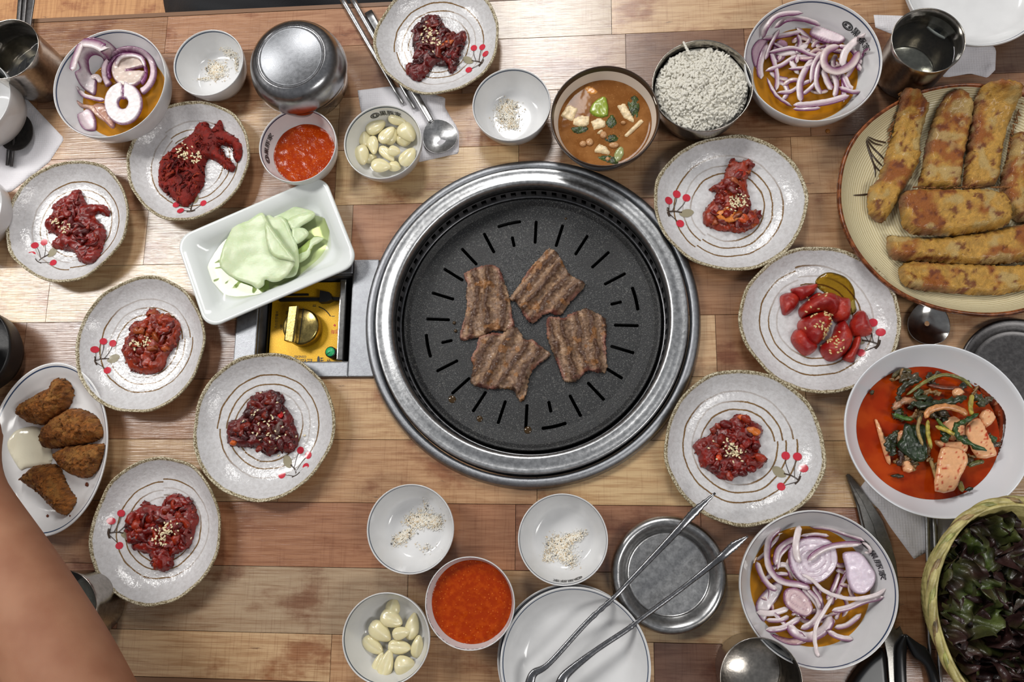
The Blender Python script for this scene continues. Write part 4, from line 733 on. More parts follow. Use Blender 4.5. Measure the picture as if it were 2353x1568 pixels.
def heap(dk, pts, pal, n, rng_seed, label, name='seasoned_side_dish', mat='kimchi', hmax=.013, L=(.012, .026), r=(.0018, .0038), flat=.42, seeds=None, ns=40, curl=1.0, cat='side dish', chunk=0, accents=()):
    d = DISH[dk]; rn = np.random.default_rng(rng_seed); pl = d.pts(pts, .002)[:, :2]; cen = pl.mean(0)
    cols = [lin(c) * .84 for c in PAL[pal]]; parts = []
    base = lambda x, y: d.zin(x, y)
    V, Fc, info = pillow(pl, TZ, .0075, .008, .0017, .0020, 300, rng_seed, base, sm=2); V[:, 2] += .0010
    rag = .0012 * fbm(V, 420, rng_seed + 7, 2); V[:, 0] += rag; V[:, 1] -= np.roll(rag, 5)
    cc = np.array([cols[1]] * len(V)) * (1 + .4 * fbm(V, 260, 3, 2))[:, None]; parts.append((V, Fc, cc))
    lo, hi = pl.min(0), pl.max(0); got = []
    while len(got) < n:
        q = rn.uniform(lo, hi, (200, 2)); q = q[inside(q, pl)]; got += q.tolist()
    got = np.array(got[:n]); dd, _ = bdist(got, pl); big = max(dd.max(), .006); order = np.argsort(dd)
    for k_ in order:
        x, y = got[k_]; f = min(dd[k_] / big, 1); hgt = hmax * math.sqrt(1 - (1 - f) ** 2) * rn.uniform(.45, 1.0); ll = rn.uniform(*L) * (.6 + .4 * f); a = rn.uniform(0, PI * 2); rad = rn.uniform(*r); cv = rn.uniform(-1, 1) * curl
        m = 7; t = np.linspace(-.5, .5, m); an = a + cv * t * 2.2; st = np.column_stack([np.cos(an), np.sin(an)]) * ll / m; xy = np.cumsum(st, 0); xy += np.array([x, y]) - xy.mean(0)
        z = hgt + rn.uniform(-.3, .3) * ll * t * 1.2 - abs(rn.normal()) * .003 * (t * 2) ** 2; zb = base(xy[:, 0], xy[:, 1]) + rad * .5; path = np.column_stack([xy, TZ + np.maximum(zb, base(xy[:, 0], xy[:, 1]) + z)])
        inn = inside(xy, pl)
        if (~inn).sum() > 1: path = path[inn] if inn.sum() >= 4 else None
        if path is None: continue
        upv = np.array([math.cos(a + 1.57) * rn.uniform(-.8, .8), math.sin(a + 1.57) * rn.uniform(-.8, .8), 1]); rr2 = rad * (1 + .35 * rn.normal(size=len(path)).clip(-1, 1)); V, Fc, _ = tube(path, rr2, rr2 * flat, 7, upv, taper=.35); V = V + .0004 * rn.normal(size=V.shape) + (.0011 * fbm(V, 380, int(k_) % 9, 2))[:, None] * [1, .7, .6]
        c_ = cols[rn.integers(4)] * rn.uniform(.75, 1.2); cc = np.tile(c_, (len(V), 1)) * (1 + .25 * fbm(V, 400, 2, 2))[:, None]; parts.append((V, Fc, cc))
    for k_ in range(chunk):
        x, y = got[rn.integers(len(got))]; f = .5; s_ = rn.uniform(.0022, .0042); V, Fc = blob((x, y, TZ + float(base(x, y)) + hmax * rn.uniform(.3, .9)), (s_ * 1.4, s_, s_ * .7), k_, .3, 1.5, rn.uniform(0, 6)); parts.append((V, Fc, np.tile(cols[rn.integers(4)] * rn.uniform(.9, 1.3), (len(V), 1))))
    for (ax_, ay_, aw, ah, arot, acol) in accents:
        q = d.on(ax_, ay_, hmax * .75); s_ = MPP(ax_, ay_, .012); V, Fc = blob(q, (aw * s_, ah * s_, .0025), ax_ % 7, .22, 1.4, math.radians(-arot), 14, 9); parts.append((V, Fc, np.tile(lin(acol), (len(V), 1)) * (1 + .25 * fbm(V, 300, 5, 2))[:, None]))
    V, Fc, C = join(parts); o = mk(name, V, Fc, M[mat], label=label, cat=cat, group='seasoned side dishes', cols=np.clip(C, 0, 1))
    if seeds:
        bvh = __import__('mathutils').bvhtree.BVHTree.FromPolygons([Vector(v) for v in V], Fc); sp = []
        for j in range(int(ns * 1.35)):
            sx, sy, sr = seeds[rn.integers(len(seeds))]; q = d.on(sx + rn.normal() * sr * .5, sy + rn.normal() * sr * .5, hmax * .8); hit = bvh.ray_cast(Vector((q[0], q[1], TZ + .05)), Vector((0, 0, -1)))
            z = hit[0].z if hit[0] else TZ + float(base(q[0], q[1])); sp.append((q[0], q[1], z + .0005))
        V2, F2 = seedmesh(sp, rn); mk('sesame_seeds', V2, F2, M['seed'], parent=o, kind='stuff', label='pale toasted sesame seeds')
    return o
heap('p1', [(985, 33), (1010, 40), (1020, 60), (1045, 80), (1068, 68), (1071, 90), (1062, 115), (1050, 150), (1040, 168), (1030, 165), (1025, 148), (1000, 148), (985, 165), (962, 187), (938, 172), (938, 150), (955, 140), (952, 110), (948, 65), (965, 55)], 'dark', 90, 1, 'heap of dark red salted squid with sesame at the top edge', seeds=[(990, 85, 26), (1005, 100, 16), (985, 75, 14)], ns=34, accents=[(1028, 100, 16, 8, -25, (196, 92, 30))])
heap('p2', [(505, 272), (515, 300), (545, 318), (556, 345), (548, 370), (540, 372), (535, 340), (505, 335), (520, 360), (542, 385), (530, 395), (500, 372), (475, 365), (470, 400), (467, 425), (440, 465), (425, 475), (405, 465), (385, 445), (365, 430), (368, 375), (390, 350), (420, 325), (445, 305), (455, 285), (475, 280), (485, 300)], 'red', 240, 2, 'heap of fuzzy red seasoned shredded fish with sesame', mat='kimchidry', r=(.0006, .0014), L=(.012, .026), seeds=[(430, 355, 22), (448, 360, 16), (418, 350, 12)], ns=44, hmax=.014)
heap('p3', [(180, 433), (190, 450), (200, 470), (235, 470), (252, 485), (248, 497), (225, 490), (215, 500), (235, 515), (245, 545), (235, 560), (232, 580), (210, 606), (180, 600), (172, 580), (125, 570), (120, 555), (140, 545), (108, 530), (106, 510), (120, 495), (125, 475), (143, 455), (160, 448)], 'red', 95, 3, 'heap of glossy red dried radish strips near the left edge', seeds=[(133, 512, 12), (148, 525, 14), (125, 508, 8)], ns=24, L=(.012, .026), r=(.0016, .0034), flat=.4)
heap('p4', [(355, 710), (365, 720), (390, 722), (410, 740), (413, 760), (405, 790), (385, 815), (375, 850), (335, 860), (300, 850), (290, 830), (282, 815), (288, 780), (300, 765), (308, 740), (340, 735), (342, 715)], 'orange', 85, 4, 'small orange red kimchi heap beside the long white dish', seeds=[(322, 790, 16), (312, 798, 10), (335, 785, 10)], ns=26, r=(.0018, .004), flat=.45)
heap('p5', [(625, 897), (645, 908), (652, 905), (645, 925), (665, 945), (675, 975), (685, 1010), (680, 1030), (660, 1042), (640, 1035), (615, 1050), (600, 1030), (575, 1028), (530, 1025), (522, 1005), (525, 970), (545, 965), (560, 950), (570, 925), (590, 905), (610, 900)], 'dark', 110, 5, 'heap of dark red salted seafood with scattered sesame below the control box', seeds=[(610, 965, 50), (620, 990, 50)], ns=26, chunk=30, accents=[(644, 953, 7, 9, 0, (206, 20, 14)), (640, 985, 9, 18, 10, (110, 84, 76)), (536, 1018, 8, 6, 0, (214, 96, 24))])
heap('p6', [(385, 1140), (410, 1135), (430, 1148), (447, 1165), (455, 1195), (445, 1230), (435, 1260), (400, 1275), (398, 1300), (375, 1315), (355, 1305), (345, 1275), (310, 1265), (295, 1230), (288, 1195), (305, 1175), (325, 1165), (330, 1150), (350, 1160), (370, 1165)], 'red', 95, 6, 'heap of red salted squid strips on the plate nearest the forearm', seeds=[(380, 1228, 22), (395, 1215, 22), (370, 1235, 18)], ns=46, L=(.012, .026), r=(.0022, .0040), flat=.6, accents=[(388, 1208, 8, 7, 0, (222, 72, 20)), (318, 1233, 9, 8, 0, (206, 60, 18))])
heap('p7', [(1684, 365), (1697, 372), (1721, 365), (1732, 381), (1721, 402), (1716, 422), (1723, 459), (1723, 482), (1744, 493), (1745, 512), (1728, 523), (1703, 535), (1677, 532), (1648, 529), (1618, 514), (1615, 491), (1627, 473), (1645, 454), (1645, 441), (1627, 438), (1645, 422), (1664, 409), (1666, 390), (1677, 379)], 'orange', 80, 7, 'heap of orange red spicy pollock on the plate touching the grill', seeds=[(1690, 455, 18), (1704, 462, 16), (1683, 470, 14)], ns=42, r=(.0018, .0036), accents=[(1672, 495, 28, 19, 10, (226, 130, 48)), (1708, 502, 13, 12, 0, (196, 74, 22)), (1700, 400, 14, 13, 0, (190, 50, 20))])
heap('p9', [(1701, 952), (1719, 962), (1739, 972), (1755, 989), (1746, 1007), (1736, 1021), (1749, 1041), (1762, 1059), (1749, 1074), (1724, 1084), (1699, 1094), (1664, 1104), (1639, 1089), (1612, 1071), (1604, 1049), (1593, 1029), (1599, 1014), (1629, 1002), (1639, 984), (1649, 974), (1674, 967), (1687, 957)], 'red', 100, 9, 'heap of bright red chopped seafood on the plate under the tongs', seeds=[(1683, 1033, 18), (1690, 1042, 14), (1670, 1030, 30)], ns=44, chunk=36, L=(.007, .015), r=(.0016, .003), accents=[(1732, 992, 17, 10, 25, (222, 118, 40)), (1704, 960, 10, 7, 10, (218, 100, 36)), (1652, 1052, 7, 7, 0, (214, 70, 20))])
# red roe pieces on their plate: eight separate pieces
M['roe'] = attr('salted_roe', .22, 600, .5, .0010, .25, 1200, .5, .15)
d = DISH['p8']; zr = lambda pts: Z(4.126, 1680, 540, pts)
oil = [d.on(*q, .0005) for q in zr([(800, 430), (900, 355), (1020, 370), (1110, 420), (1170, 520), (1180, 640), (1200, 720), (1120, 760), (1000, 640), (900, 560), (820, 500)])]; V, Fc, _ = pillow(np.array(oil), TZ, .0006, .002, .003, basez=d.zin, sm=3)
mk('sesame_oil', V, Fc, liquid('sesame_oil', (240, 224, 160), .03), parent=d.o, label='yellow sesame oil pool')
ROE = [([(470, 580), (520, 545), (600, 545), (650, 590), (640, 660), (560, 740), (500, 755), (480, 700), (470, 640)], .010, 'on the far left of its plate'), ([(570, 510), (640, 485), (740, 465), (830, 460), (800, 540), (720, 600), (650, 620), (600, 560)], .010, 'pointing its sharp tip up and right'),
       ([(740, 600), (820, 540), (880, 560), (860, 620), (760, 640)], .008, 'dark one behind the middle of the heap'), ([(980, 560), (1050, 580), (1130, 600), (1145, 700), (1120, 800), (1020, 830), (950, 760), (960, 640)], .013, 'coarse grained one right of the middle'),
       ([(650, 700), (720, 620), (850, 550), (960, 540), (1030, 600), (1030, 700), (980, 770), (900, 720), (760, 760), (680, 780)], .018, 'large cut one on top of the heap'), ([(640, 830), (700, 770), (860, 720), (950, 760), (960, 830), (900, 960), (820, 1040), (720, 1020), (650, 900)], .016, 'largest one under the sesame seeds'),
       ([(575, 960), (620, 890), (700, 900), (780, 1000), (830, 1060), (760, 1130), (690, 1135), (620, 1070), (580, 1010)], .012, 'rounded one at the lower left of the heap'), ([(850, 1050), (960, 960), (1000, 850), (1080, 800), (1130, 880), (1165, 980), (1120, 1090), (1050, 1160), (960, 1195), (890, 1160)], .015, 'round one at the bottom of the heap'),
       ([(1060, 1160), (1140, 1060), (1180, 960), (1235, 960), (1235, 1040), (1190, 1150), (1165, 1205), (1100, 1195)], .009, 'flat slice at the lower right of the heap'), ([(1130, 860), (1160, 770), (1230, 705), (1290, 740), (1330, 830), (1350, 910), (1310, 950), (1200, 960), (1140, 930)], .013, 'single lump at the far right of its plate')]
for i, (pts, H, lb) in enumerate(ROE):
    pl = np.array([d.on(*q, H * .4) for q in zr(pts)]); V, Fc, info = pillow(pl, TZ + .001, H, .010, .0014, .0012, 330, 50 + i, d.zin, sm=3, prof=.6)
    rn = fbm(V, 120, i, 3)[:, None]; C = lin((150, 22, 20)) * (1 - np.clip(rn + .4, 0, 1)) + lin((188, 52, 34)) * np.clip(rn + .4, 0, 1)
    o = mk('salted_roe', V, Fc, M['roe'], label='red salted roe piece, ' + lb, cat='roe', group='red roe pieces', cols=C)
    if i == 5: bigroe = (V, Fc, o)
rn = np.random.default_rng(5); allr = [x for x in bpy.data.objects if x.name.startswith('salted_roe')]; sp = []
Vs = []; Fs = []; n0 = 0
for x in allr:
    vv = [v.co + Vector(WL[x.name]) for v in x.data.vertices]; Fs += [[k_ + n0 for k_ in p_.vertices] for p_ in x.data.polygons]; Vs += vv; n0 += len(vv)
bvh = __import__('mathutils').bvhtree.BVHTree.FromPolygons(Vs, Fs)
for j in range(110):
    sx, sy, sr = [(1895, 758, 24), (1900, 765, 18), (1903, 720, 12), (1885, 715, 34), (1925, 790, 26), (1905, 775, 14)][rn.integers(6)]; q = d.on(sx + rn.normal() * sr * .6, sy + rn.normal() * sr * .6, .013); h_ = bvh.ray_cast(Vector((q[0], q[1], TZ + .06)), Vector((0, 0, -1)))
    if h_[0]: sp.append((q[0], q[1], h_[0].z + .0005))
V, Fc = seedmesh(sp, rn); mk('sesame_seeds', V, Fc, M['seedw'], label='toasted sesame seeds scattered over the red roe pieces', cat='sesame', kind='stuff')
# ------------------------------------------------------------------ salt, sauce, garlic
M['salt'] = attr('salt_grains', .5, 0, var=0)
def salt(dk, spots, n, seed, label):
    d = DISH[dk]; rn = np.random.default_rng(seed); parts = []; dens = {}
    for j in range(int(n * 1.6)):
        sx, sy, rx, ry, rot, wt = spots[rn.choice(len(spots), p=np.array([s[5] for s in spots]) / sum(s[5] for s in spots))]; a, b_ = rn.normal() * rx * .55, rn.normal() * ry * .55; t = math.radians(rot); q = d.on(sx + a * math.cos(t) - b_ * math.sin(t), sy + a * math.sin(t) + b_ * math.cos(t), .001)
        key = (round(q[0] / .0012), round(q[1] / .0012)); dens[key] = dens.get(key, 0) + 1; s_ = rn.uniform(.0005, .0011); V = np.array([(1, 0, 0), (-.6, .8, 0), (-.5, -.9, 0), (0, 0, 1.1), (.1, .1, -.8)]) * s_; V = V @ np.array(Matrix.Rotation(rn.uniform(0, 6), 3, 'Z')) + [q[0], q[1], TZ + float(d.zin(q[0], q[1])) + .0003 + min(dens[key], 5) * .0003]
        c_ = lin((60, 54, 48)) if rn.random() < .025 else lin((255, 252, 244)) * rn.uniform(.9, 1.0) if rn.random() < .8 else lin((232, 214, 184)); parts.append((V, [[0, 1, 3], [1, 2, 3], [2, 0, 3], [1, 0, 4], [2, 1, 4], [0, 2, 4]], c_))
    V, Fc, C = join(parts); mk('seasoned_salt', V, Fc, M['salt'], label=label, cat='salt', group='piles of seasoned salt', kind='stuff', cols=C, smooth=False)
salt('b1', [(497, 162, 20, 17, 0, 6), (470, 182, 14, 3, 0, .6), (528, 122, 18, 8, 25, 1.6), (543, 145, 4, 16, 0, .7)], 900, 1, 'small pile of peppery salt in the bowl by the lidded rice bowl')
salt('b2', [(1167, 246, 20, 14, 0, 3), (1165, 268, 24, 20, 0, 4), (1178, 290, 14, 8, 0, 1)], 1000, 2, 'small pile of peppery salt in the bowl left of the soup')
salt('b3', [(965, 1195, 30, 17, -10, 4), (925, 1235, 22, 10, -35, 2.6), (1000, 1200, 16, 16, 0, 2), (980, 1260, 26, 12, 0, .15), (975, 1160, 8, 12, 0, .1)], 1500, 3, 'spread out salt in the bowl at the lower left of the grill')
salt('b4', [(1285, 1255, 28, 20, 0, 4), (1320, 1235, 26, 9, -20, 2), (1298, 1280, 26, 14, 30, 2), (1258, 1282, 9, 9, 0, .8)], 1500, 4, 'spread out salt in the bowl above the stacked plates')
b = NB('chili_sauce'); p = b.pos(); c = b.mix(b.ss(b.noise(p, 220, 4), .4, .7), rgba((156, 48, 4)), rgba((174, 66, 8))); v = b.n('TexVoronoi'); v.inputs['Scale'].default_value = 330; b.L(p, v.inputs['Vector']); c = b.mix(b.ss(v.outputs['Distance'], .10, .22, .5, 0), c, rgba((226, 128, 50)))
b.bump(b.math('ADD', b.noise(p, 260, 3, .6), b.math('MULTIPLY', b.noise(p, 110, 2), .8)), .35, .0012); b.base(c, .14, 0, .25); M['sauce'] = b.m
SAUCE = [('s1',   .0150, .0004, 'thick orange red chili sauce in the bowl below the lidded rice bowl'), ('s2', .0285, .0003, 'smooth orange red chili sauce in the bowl below the grill')]
M['garlic'] = attr('peeled_garlic', .26, 260, .25, .0006, .05, 300, .5, .25, sss=.12)
def garlic(dk, items, sc, ox, oy, base_h, where):
    d = DISH[dk]; rn = np.random.default_rng(len(items))
    for i, (x, y, rx, ry, rot, lift, lb) in enumerate(items):
        px, py = x / sc + ox, y / sc + oy; h = base_h + lift; s_ = MPP(px, py, h) / sc; q = d.on(px, py, .004 + lift); V, Fc = blob((0, 0, 0), (rx * s_, ry * s_, ry * s_ * .62), i * 3 + ox, .06, 1.2, 0, 20, 12, flat=.55, tip=.55)
        V[:, 2] += .0009 * np.exp(-(V[:, 1] / (.25 * ry * s_)) ** 2) * (V[:, 2] > 0) * (-1 if i % 2 else .8) * (np.abs(V[:, 0]) < rx * s_ * .8); C = lin((226, 216, 172)) * (1 - .0 * V[:, :1]); k2 = np.clip(V[:, 0] / (rx * s_) - .5, 0, 1)[:, None]; C = C * (1 - k2 * .5) + lin((206, 186, 120)) * k2 * .5; k3 = np.exp(-(V[:, 1] / (.12 * ry * s_)) ** 2)[:, None] * .35; C = C * (1 - k3) + lin((240, 236, 214)) * k3
        R3 = np.array(Matrix.Rotation(-math.radians(rot), 3, 'Z')) @ np.array(Matrix.Rotation(rn.uniform(-.22, .22), 3, 'X')); V = V @ R3.T + q
        mk('garlic_clove', V, Fc, M['garlic'], label=lb + ' garlic clove ' + where, cat='garlic', group='garlic ' + where, cols=C)
garlic('g1', [(1425, 1080, 88, 52, 20, 0, 'topmost'), (1490, 1260, 62, 85, 80, 0, 'half covered upper right'), (1130, 1260, 85, 60, 85, 0, 'left upper'), (1170, 1430, 45, 70, 80, -.001, 'sliver like lower left'), (1400, 1500, 60, 50, 20, 0, 'bottom centre small'), (1228, 1140, 98, 72, -25, .002, 'plump upper left'), (1370, 1225, 95, 60, -55, .003, 'tilted middle shaded'), (1330, 1215, 96, 62, -50, .006, 'shiny middle'), (1515, 1190, 100, 82, 60, .005, 'large flat cut upper right'), (1203, 1308, 92, 54, 78, .004, 'pale narrow standing'), (1102, 1400, 98, 68, 75, .003, 'large lower left'), (1330, 1388, 98, 46, 45, .003, 'thin slanting lower'), (1395, 1360, 60, 50, 10, .006, 'small round central'), (1518, 1412, 100, 64, -55, .003, 'broad lower right'), (1278, 1492, 92, 68, 12, .004, 'broad bottom')], 3.92, 550, 0, .012, 'in the bowl on the napkin')
garlic('g2', [(460, 1010, 62, 56, -80, .001, 'topmost half hidden'), (350, 1440, 100, 40, -70, 0, 'half covered bottom left'), (600, 1160, 100, 52, -80, .001, 'curved upper right'), (450, 1100, 92, 66, 25, .004, 'wide folded upper'), (365, 1195, 96, 66, 35, .003, 'ridged split left'), (315, 1300, 92, 56, 35, .001, 'flat split lower left'), (520, 1205, 70, 46, -12, .005, 'small plump central'), (510, 1310, 88, 52, 5, .003, 'yellowest shiny'), (640, 1305, 82, 44, -80, .002, 'narrow right'), (410, 1435, 104, 54, -75, .005, 'tall smooth bottom'), (545, 1445, 80, 70, -10, .003, 'round ridged bottom right')], 3.2125, 760, 1080, .012, 'in the bowl at the bottom edge')
# ------------------------------------------------------------------ rice
b = NB('cooked_rice'); b.base((218, 214, 202), .4); M['rice'] = b.m
d = DISH['ri']; rn = np.random.default_rng(11); parts = []; R = d.R * .93; hz = lambda x, y: .038 + .013 * (1 - ((x * x + y * y) / R ** 2)) + .0028 * vnoise(np.column_stack([np.atleast_1d(x), np.atleast_1d(y), np.atleast_1d(x) * 0]), 110, 4)
V, Fc, info = pillow(np.array([(d.c[0] + R * math.cos(t), d.c[1] + R * math.sin(t)) for t in np.linspace(0, 2 * PI, 40, False)]), TZ, .0001, .01, .003, sm=1); V[:, 2] = TZ + np.where(np.arange(len(V)) < info['n'], hz(V[:, 0] - d.c[0], V[:, 1] - d.c[1]) - .0008, .0375); parts.append((V, Fc))
g0v, g0f = blob((0, 0, 0), (.0029, .00135, .0012), 3, .05, 1, 0, 7, 6)
for j in range(1500):
    r = R * math.sqrt(rn.random()) * .955; a = rn.uniform(0, 6.283); x, y = r * math.cos(a), r * math.sin(a); z = float(hz(x, y)[0]) + rn.uniform(-.0009, .0011); m = Matrix.Rotation(rn.uniform(0, 6.28), 3, 'Z') @ Matrix.Rotation(rn.normal() * .45, 3, 'Y'); V = g0v * rn.uniform(.85, 1.1) @ np.array(m).T; V[:, 0] += d.c[0] + x; V[:, 1] += d.c[1] + y; V[:, 2] += TZ + z; parts.append((V, g0f))
for j in range(5): V = g0v @ np.array(Matrix.Rotation(1.9 + j * .2, 3, 'Z')).T; q = P(1572 + j * 3, 100 + j * 6, .05); parts.append((V + q, g0f))
V, Fc, _ = join(parts); mk('cooked_rice', V, Fc, M['rice'], label='heaped white cooked rice filling the steel bowl', cat='rice', kind='stuff')
# ------------------------------------------------------------------ soup
so = DISH['so']; zs = lambda pts: Z(3.92, 1050, 0, pts)
def poolin(dk, z, mat, name, label=None, parent=None, n=72, cap=.9985, rip=0, sd=0):
    d = DISH[dk]; rr_ = np.linspace(0, 1, 400); zi = d.zin(d.c[0] + d.R * rr_ * d.sq[0], d.c[1] + 0 * rr_); r = rr_[np.searchsorted(zi, z)] * d.R * cap
    V, Fc, _, _ = lathe([(.0001, z)] + [(r * q, z) for q in np.linspace(.06, .97, 18)] + [(r, z + .0004)], n, d.c, 1, d.sq)
    if rip: V[:, 2] += rip * fbm(V, 160, sd, 2)
    o = mk(name, V, Fc[:-1], mat, parent=parent, label=label, cat=None if parent else name.split('_')[-1]); return o
for dk, z_, am, lb in SAUCE: poolin(dk, z_, M['sauce'], 'chili_sauce', lb, rip=am, sd=3)
b = NB('soybean_broth'); p = b.pos(); c = b.mix(b.ss(b.noise(p, 60, 3), .35, .65), rgba((122, 76, 36)), rgba((146, 98, 54))); c = b.mix(b.ss(b.noise(p, 900, 2), .66, .72, 0, .5), c, rgba((206, 150, 90))); b.bump(b.noise(p, 70, 2), .12, .001); b.base(c, .05, 0, .12); M['broth'] = b.m
poolin('so', .034, M['broth'], 'soybean_broth', 'orange brown soybean paste broth filling the soup bowl')
M['tofu'] = simple('tofu', (226, 202, 160), .35, bsc=500, bst=.4, var=.1, vsc=300)
def piece(dk, pts, z, H, mat, name, label, cat, group, seed, edge=.0025, res=.0013, noise=.0004, cols=None, tilt=0, uz=None, sm=3, prof=.5, ns=500):
    pl = PP(pts, z - TZ + H); V, Fc, info = pillow(pl, z, H, edge, res, noise, ns, seed, sm=sm, prof=prof)
    if tilt: c = V.mean(0); V[:, 2] += (V[:, 0] - c[0]) * tilt + (V[:, 1] - c[1]) * tilt * .6; V[:, 2] += max(0, z - V[:, 2].min())
    return mk(name, V, Fc, mat, label=label, cat=cat, group=group, cols=cols)
sz_ = TZ + .0325
for i, (pts, lb) in enumerate([([(920, 1040), (1000, 930), (1100, 970), (1040, 1095)], 'shiny square tofu cube at the left rim of the soup'), ([(1045, 1060), (1120, 1030), (1200, 1035), (1190, 1130), (1100, 1140), (1040, 1120)], 'tofu cube just right of the shiny one'), ([(1200, 1090), (1280, 1045), (1340, 1080), (1340, 1140), (1230, 1170)], 'tofu cube right below the zucchini'), ([(1430, 940), (1520, 920), (1600, 1060), (1600, 1110), (1500, 1060)], 'tofu block against the seaweed on the right'), ([(1495, 1215), (1660, 1050), (1692, 1090), (1530, 1240)], 'long narrow slab of tofu on the right side'), ([(1225, 1350), (1280, 1280), (1350, 1310), (1390, 1370), (1370, 1395), (1240, 1370)], 'ragged crumb of tofu near the bottom of the soup'), ([(1245, 1190), (1300, 1155), (1340, 1170), (1290, 1215)], 'small torn tofu crumb in the middle of the soup')]):
    piece('so', zs(pts), sz_, .0034, M['tofu'], 'tofu_cube', lb, 'tofu', 'tofu in the soup', i, .0010, sm=1, noise=.0005)
Cz = attr('zucchini', .2, 300, .3, var=.1, vsc=500, coat=.2); pts = zs([(1190, 1000), (1220, 920), (1290, 868), (1350, 870), (1366, 1040), (1250, 1048)]); pl = PP(pts, .036); V, Fc, info = pillow(pl, sz_, .0036, .002, .0012, .0003, 400, 3, sm=2); e_ = np.clip(1.2 - info['t'] * 1.0, 0, 1)[:, None]
C = lin((158, 172, 62)) * (1 - e_) + lin((92, 124, 24)) * e_; mk('zucchini_wedge', V, Fc, Cz, label='bright green zucchini wedge in the soup', cat='zucchini', cols=C)
M['weed'] = simple('seaweed', (48, 60, 24), .18, bsc=300, bst=.6, bd=.002, var=.4, vsc=200)
for i, (pts, lb) in enumerate([([(1530, 910), (1600, 850), (1650, 900), (1640, 1050), (1600, 1080), (1550, 1000)], 'large dark green leaf in the soup by the right tofu block'), ([(1340, 1080), (1400, 1020), (1450, 1100), (1400, 1160), (1345, 1140)], 'dark green leaf right of the zucchini'), ([(1030, 1140), (1170, 1130), (1180, 1180), (1100, 1210), (1040, 1190)], 'dark green leaf under the left tofu cubes'), ([(1320, 1260), (1380, 1200), (1480, 1210), (1470, 1260), (1380, 1290)], 'dark green leaf in the middle of the soup'), ([(1260, 1400), (1400, 1390), (1465, 1450), (1440, 1490), (1300, 1450)], 'dark green leaf at the bottom of the soup')]):
    piece('so', zs(pts), sz_, .0022, M['weed'], 'soup_leaf', lb, 'leaf', 'green leaves in the soup', i + 20, .002, noise=.0012, ns=300)
M['bean'] = simple('soybean', (192, 146, 102), .25, bsc=300, bst=.2); rn = np.random.default_rng(3)
for i, (x, y, a, b_, lb) in enumerate([(1135, 1290, 32, 28, 'left soybean of the touching pair'), (1195, 1275, 34, 36, 'right soybean of the touching pair'), (1320, 1210, 32, 34, 'soybean stuck to the torn tofu crumb'), (1412, 1302, 46, 28, 'oval soybean between crumb and pepper slice'), (1358, 1428, 20, 18, 'small soybean at the bottom of the soup'), (1498, 1100, 24, 16, 'soybean near the right tofu block')]):
    q = P(x / 3.92 + 1050, y / 3.92, .036); s_ = MPP(x / 3.92 + 1050, y / 3.92, .036) / 3.92; V, Fc = blob(q - [0, 0, .0015], (a * s_, b_ * s_, 24 * s_), i, .06, nu=12, nv=8); mk('soybean', V, Fc, M['bean'], label=lb, cat='soybean', group='soybeans in the soup')
q0 = zs([(1460, 1385)])[0]; ell = [(q0[0] + 12 * math.cos(t) - 4 * math.sin(t), q0[1] + 19 * math.sin(t)) for t in np.linspace(0, 2 * PI, 12, False)]; piece('so', ell, sz_, .0026, simple('pale_green_pepper', (150, 156, 104), .2), 'pepper_slice', 'pale green pepper slice at the bottom of the soup', 'pepper', None, 4, .001)
piece('so', zs([(1140, 790), (1200, 765), (1280, 820), (1250, 850), (1180, 850)]), sz_, .0020, simple('soaked_tofu', (206, 140, 66), .2, bsc=400), 'tofu_skin', 'orange soaked piece of tofu skin near the top of the soup', 'tofu', None, 5, .002)
# ------------------------------------------------------------------ onions
M['onion'] = attr('sliced_onion', .22, 420, .35, .0006, .08, 700, .5, .3, sss=.08)
OW, OP, OS = (230, 216, 216), (116, 40, 96), (206, 176, 158)
def ostrip(dk, pts, wd, lab, grp, lift, seed, sc=1, t=.0013, purple=1, tone=0.0):
    d = DISH[dk]; px = np.array(smooth_open(np.array(pts, float), 5)); n = len(px); z = .0165 + lift + .0012 * np.sin(np.linspace(0, 3 + seed % 3, n) + seed); q = []
    for (x, y), h in zip(px, z):
        p_ = P(x, y, h); zb = float(d.zin(p_[0], p_[1])) + t * 1.2
        if zb > h: p_ = P(x, y, zb)
        q.append(p_)
    q = np.array(q); s_ = MPP(px[0][0], px[0][1], .02); V, Fc, cx = tube(q, wd / 2 * s_, t, 8, (0, 0, 1), .75, taper=.14); cx = cx * (purple or 0)
    rn = fbm(V, 300, seed, 2); k2 = np.clip((cx - .15) * 2.2, 0, 1)[:, None]; base = lin(OW) * (1 - tone) + lin(OS) * tone
    C = base * (1 + .12 * rn[:, None]) * (1 - k2) + lin(OP) * k2; V = V + .00025 * rn[:, None]
    return mk('onion_slice', V, Fc, M['onion'], label=lab, cat='onion', group=grp, cols=C)
def onmin(d, x, y, h0):
    q = P(x, y, h0)
    for _ in range(8): h = max(h0, min(float(d.zin(q[0], q[1])) + .0015, .042)); q = P(x, y, h * .6 + (q[2] - TZ) * .4)
    return q
